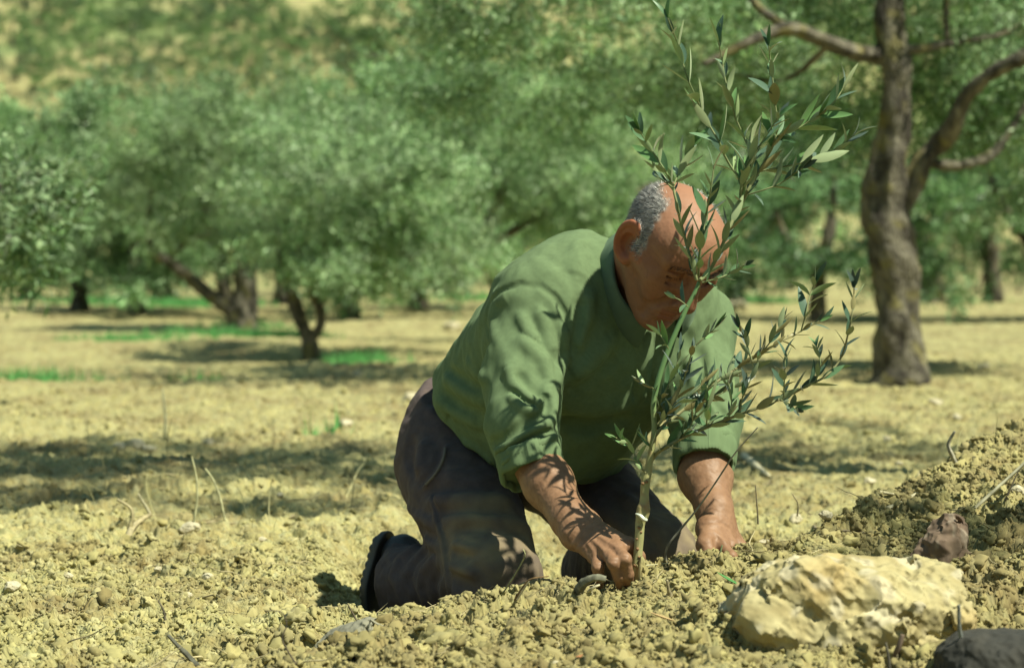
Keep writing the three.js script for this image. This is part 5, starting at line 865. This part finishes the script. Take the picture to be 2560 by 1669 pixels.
dry([[1676, 1490, 3.66], [1672, 1475, 3.65], [1668, 1450, 3.64]], 0.004, 'short broken stalk standing in the mound', [0.46, 0.40, 0.24]);
dry([[1796, 1402, 3.80], [1800, 1385, 3.80], [1806, 1362, 3.80]], 0.0024, 'green sliver standing before the far hand', [0.20, 0.25, 0.12]);
dry([[492, 1665, 3.5], [470, 1640, 3.52], [445, 1615, 3.53], [420, 1588, 3.54]], 0.005, 'dark bark-covered twig standing out of the soil', [0.10, 0.10, 0.07], 'twig', 'twig');
dry([[740, 1660, 3.5], [715, 1620, 3.5], [705, 1595, 3.5], [716, 1560, 3.5], [705, 1532, 3.5], [685, 1526, 3.5], [662, 1528, 3.5]], 0.0012, 'curly dark hair-thin stem rising from the soil', [0.09, 0.07, 0.05]);
dry([[895, 1558, 3.6], [880, 1530, 3.6], [868, 1508, 3.6]], 0.0018, 'thin dark twig by the shoe', [0.14, 0.11, 0.07], 'twig', 'twig');
dry([[412, 1550, 4.05], [408, 1525, 4.05], [394, 1500, 4.05]], 0.0022, 'small upright dark twig on the open soil', [0.14, 0.12, 0.08], 'twig', 'twig');
dry([[320, 1330, 5.0], [330, 1290, 5.0], [325, 1270, 5.0], [292, 1248, 5.0]], 0.006, 'wavy pale stalk on the soil bank', [0.42, 0.37, 0.2]);
dry([[318, 1348, 4.95], [345, 1310, 4.95], [376, 1290, 4.95]], 0.008, 'thick pale stalk lying propped on the soil bank', [0.5, 0.43, 0.24]);
dry([[374, 1284, 5.0], [360, 1260, 5.0], [344, 1234, 5.0]], 0.005, 'pale stalk leaning beside the thick one', [0.46, 0.43, 0.26]);
dry([[484, 1305, 5.6], [492, 1240, 5.6], [488, 1180, 5.6], [478, 1140, 5.6]], 0.003, 'tall pale grass stalk standing in the shaded strip', [0.5, 0.5, 0.28]);
dry([[562, 1300, 5.6], [548, 1240, 5.6], [530, 1195, 5.6], [512, 1170, 5.6]], 0.003, 'bowed pale grass stalk in the shaded strip', [0.5, 0.5, 0.28]);
dry([[412, 1095, 8], [412, 1040, 8], [405, 970, 8]], 0.006, 'pale grass stalk standing on the far lit soil', [0.5, 0.5, 0.3]);
dry([[1860, 1145, 6.6], [1890, 1170, 6.55], [1922, 1196, 6.5]], 0.012, 'bleached stick lying on the soil behind the far arm', [0.62, 0.58, 0.40], 'stick', 'stick');
dry([[2395, 1168, 4.6], [2378, 1130, 4.58], [2372, 1110, 4.58], [2388, 1078, 4.57]], 0.005, 'forked pale twig standing on the slope', [0.42, 0.40, 0.30], 'twig', 'twig');
dry([[1896, 1310, 4.0], [1893, 1260, 4.0], [1889, 1212, 4.0]], 0.0018, 'thin upright twig right of the far wrist', [0.2, 0.17, 0.1], 'twig', 'twig');
dry([[1994, 1290, 4.1], [1996, 1260, 4.1], [1980, 1232, 4.1]], 0.002, 'thin pale upright twig behind the mound', [0.42, 0.36, 0.2], 'twig', 'twig');
dry([[2035, 1316, 4.0], [2090, 1328, 3.98], [2140, 1330, 3.97], [2200, 1345, 3.97]], 0.0028, 'long curved twig lying along the mound crest', [0.24, 0.2, 0.12], 'twig', 'twig');
dry([[2210, 1278, 4.2], [2270, 1250, 4.15], [2340, 1205, 4.1]], 0.004, 'pale straight stalk lying up the slope', [0.55, 0.51, 0.33]);
dry([[2200, 1232, 4.3], [2240, 1238, 4.25], [2300, 1180, 4.3]], 0.003, 'thin straw lying on the slope', [0.55, 0.5, 0.3]);
dry([[2440, 1270, 4.2], [2500, 1215, 4.2], [2560, 1160, 4.2], [2600, 1120, 4.2]], 0.004, 'long pale straw leaning over the soil bank', [0.55, 0.53, 0.36]);
dry([[2515, 1250, 4.1], [2530, 1215, 4.1], [2548, 1175, 4.1]], 0.002, 'thin dark twig crossing the long straw', [0.16, 0.13, 0.08], 'twig', 'twig');
dry([[2415, 1680, 3.02], [2410, 1620, 3.0], [2400, 1570, 2.99], [2398, 1512, 2.98]], 0.004, 'grey stick standing before the shade-painted boulder', [0.20, 0.22, 0.2], 'stick', 'stick');
dry([[2238, 1650, 3.16], [2248, 1615, 3.15], [2258, 1585, 3.15]], 0.0055, 'dark broken stick leaning on the limestone boulder', [0.14, 0.10, 0.07], 'stick', 'stick');
dry([[2225, 1690, 3.14], [2222, 1640, 3.14], [2215, 1605, 3.14]], 0.0028, 'thin dark stick before the limestone boulder', [0.12, 0.11, 0.08], 'stick', 'stick');
dry([[2545, 1640, 2.9], [2500, 1600, 2.9], [2455, 1570, 2.92]], 0.002, 'thin pale stem across the shade-painted boulder', [0.4, 0.38, 0.26]);
{ // fallen leaves on the mound
  for (const [px, py, rot, col, lab] of [[1690, 1565, 0.9, [0.36, 0.26, 0.12], 'curled dry brown leaf on the mound'], [1440, 1655, -0.6, [0.30, 0.13, 0.05], 'reddish brown dead leaf near the foot of the mound'], [1850, 1475, 0.5, [0.06, 0.20, 0.05], 'fresh green leaf sprig lying left of the limestone boulder']]) {
    const p = onGround(px, py), g = leafGeos[2].clone(); colored(g, () => col); const m = new THREE.Mesh(g, vmat(0.8, { side: THREE.DoubleSide })); m.scale.setScalar(0.042); m.rotation.set(-1.45, 0.2, rot * 2); m.position.copy(p).add(V(0, 0.007, 0)); top(m, 'fallen_leaf', lab, 'leaf');
  }
}
{ // litter of straw bits over the soil
  const g = mergeGeometries([tube([V(0, 0, 0), V(0.25, 0.03, 0.06), V(0.6, 0.0, -0.02), V(1, 0.05, 0.05)], [0.012, 0.014, 0.012, 0.006], 5)]), N = 2000, m = new THREE.InstancedMesh(g, mat(1, 1, 1, 0.9), N), M = new THREE.Matrix4(), q = new THREE.Quaternion(), e = new THREE.Euler(), c = new THREE.Color();
  for (let i = 0; i < N; i++) { const near = rnd() < 0.6, D = near ? rr(3.0, 4.8) : 4.6 * Math.exp(rr(0, 1.0)), x = rr(-0.23, 0.24) * D, L = 0.03 * Math.exp(gauss() * 0.5) * (near ? 1 : 1.6); e.set(0, rr(0, 6.28), gauss() * 0.22); q.setFromEuler(e); M.compose(V(x, H(x, D) + 0.004, -D), q, V(L, L * 1.2, L * 1.2)); m.setMatrixAt(i, M); const k = rr(0.3, 1); c.setRGB(0.55 * k, 0.48 * k, 0.27 * k); m.setColorAt(i, c); }
  m.name = 'straw_litter'; tag(m, 'bits of straw and root scattered over the soil', 'litter'); m.userData.kind = 'stuff'; scene.add(shade(m));
}

{ // thin dry grass stalks standing in the open soil
  const g = tube([V(0, 0, 0), V(0.02, 0.35, 0.03), V(0.1, 0.75, 0.02), V(0.25, 1, 0.0)], [0.012, 0.011, 0.008, 0.004], 5), N = 170, m = new THREE.InstancedMesh(g, mat(1, 1, 1, 0.9), N), M = new THREE.Matrix4(), q = new THREE.Quaternion(), e = new THREE.Euler(), c = new THREE.Color();
  for (let i = 0; i < N; i++) { const D = 4.4 * Math.exp(rr(0, 1.0)), x = rr(-0.22, 0.22) * D, L = rr(0.03, 0.14) * (D < 5 ? 0.6 : 1); e.set(gauss() * 0.25, rr(0, 6.28), gauss() * 0.25); q.setFromEuler(e); M.compose(V(x, H(x, D) - 0.004, -D), q, V(L, L, L)); m.setMatrixAt(i, M); const k = rr(0.5, 1.1); c.setRGB(0.46 * k, 0.44 * k, 0.23 * k); m.setColorAt(i, c); }
  m.name = 'dry_grass'; tag(m, 'thin dry grass stalks standing sparsely in the soil', 'grass'); m.userData.kind = 'stuff'; scene.add(shade(m));
}

renderer.render(scene, camera);
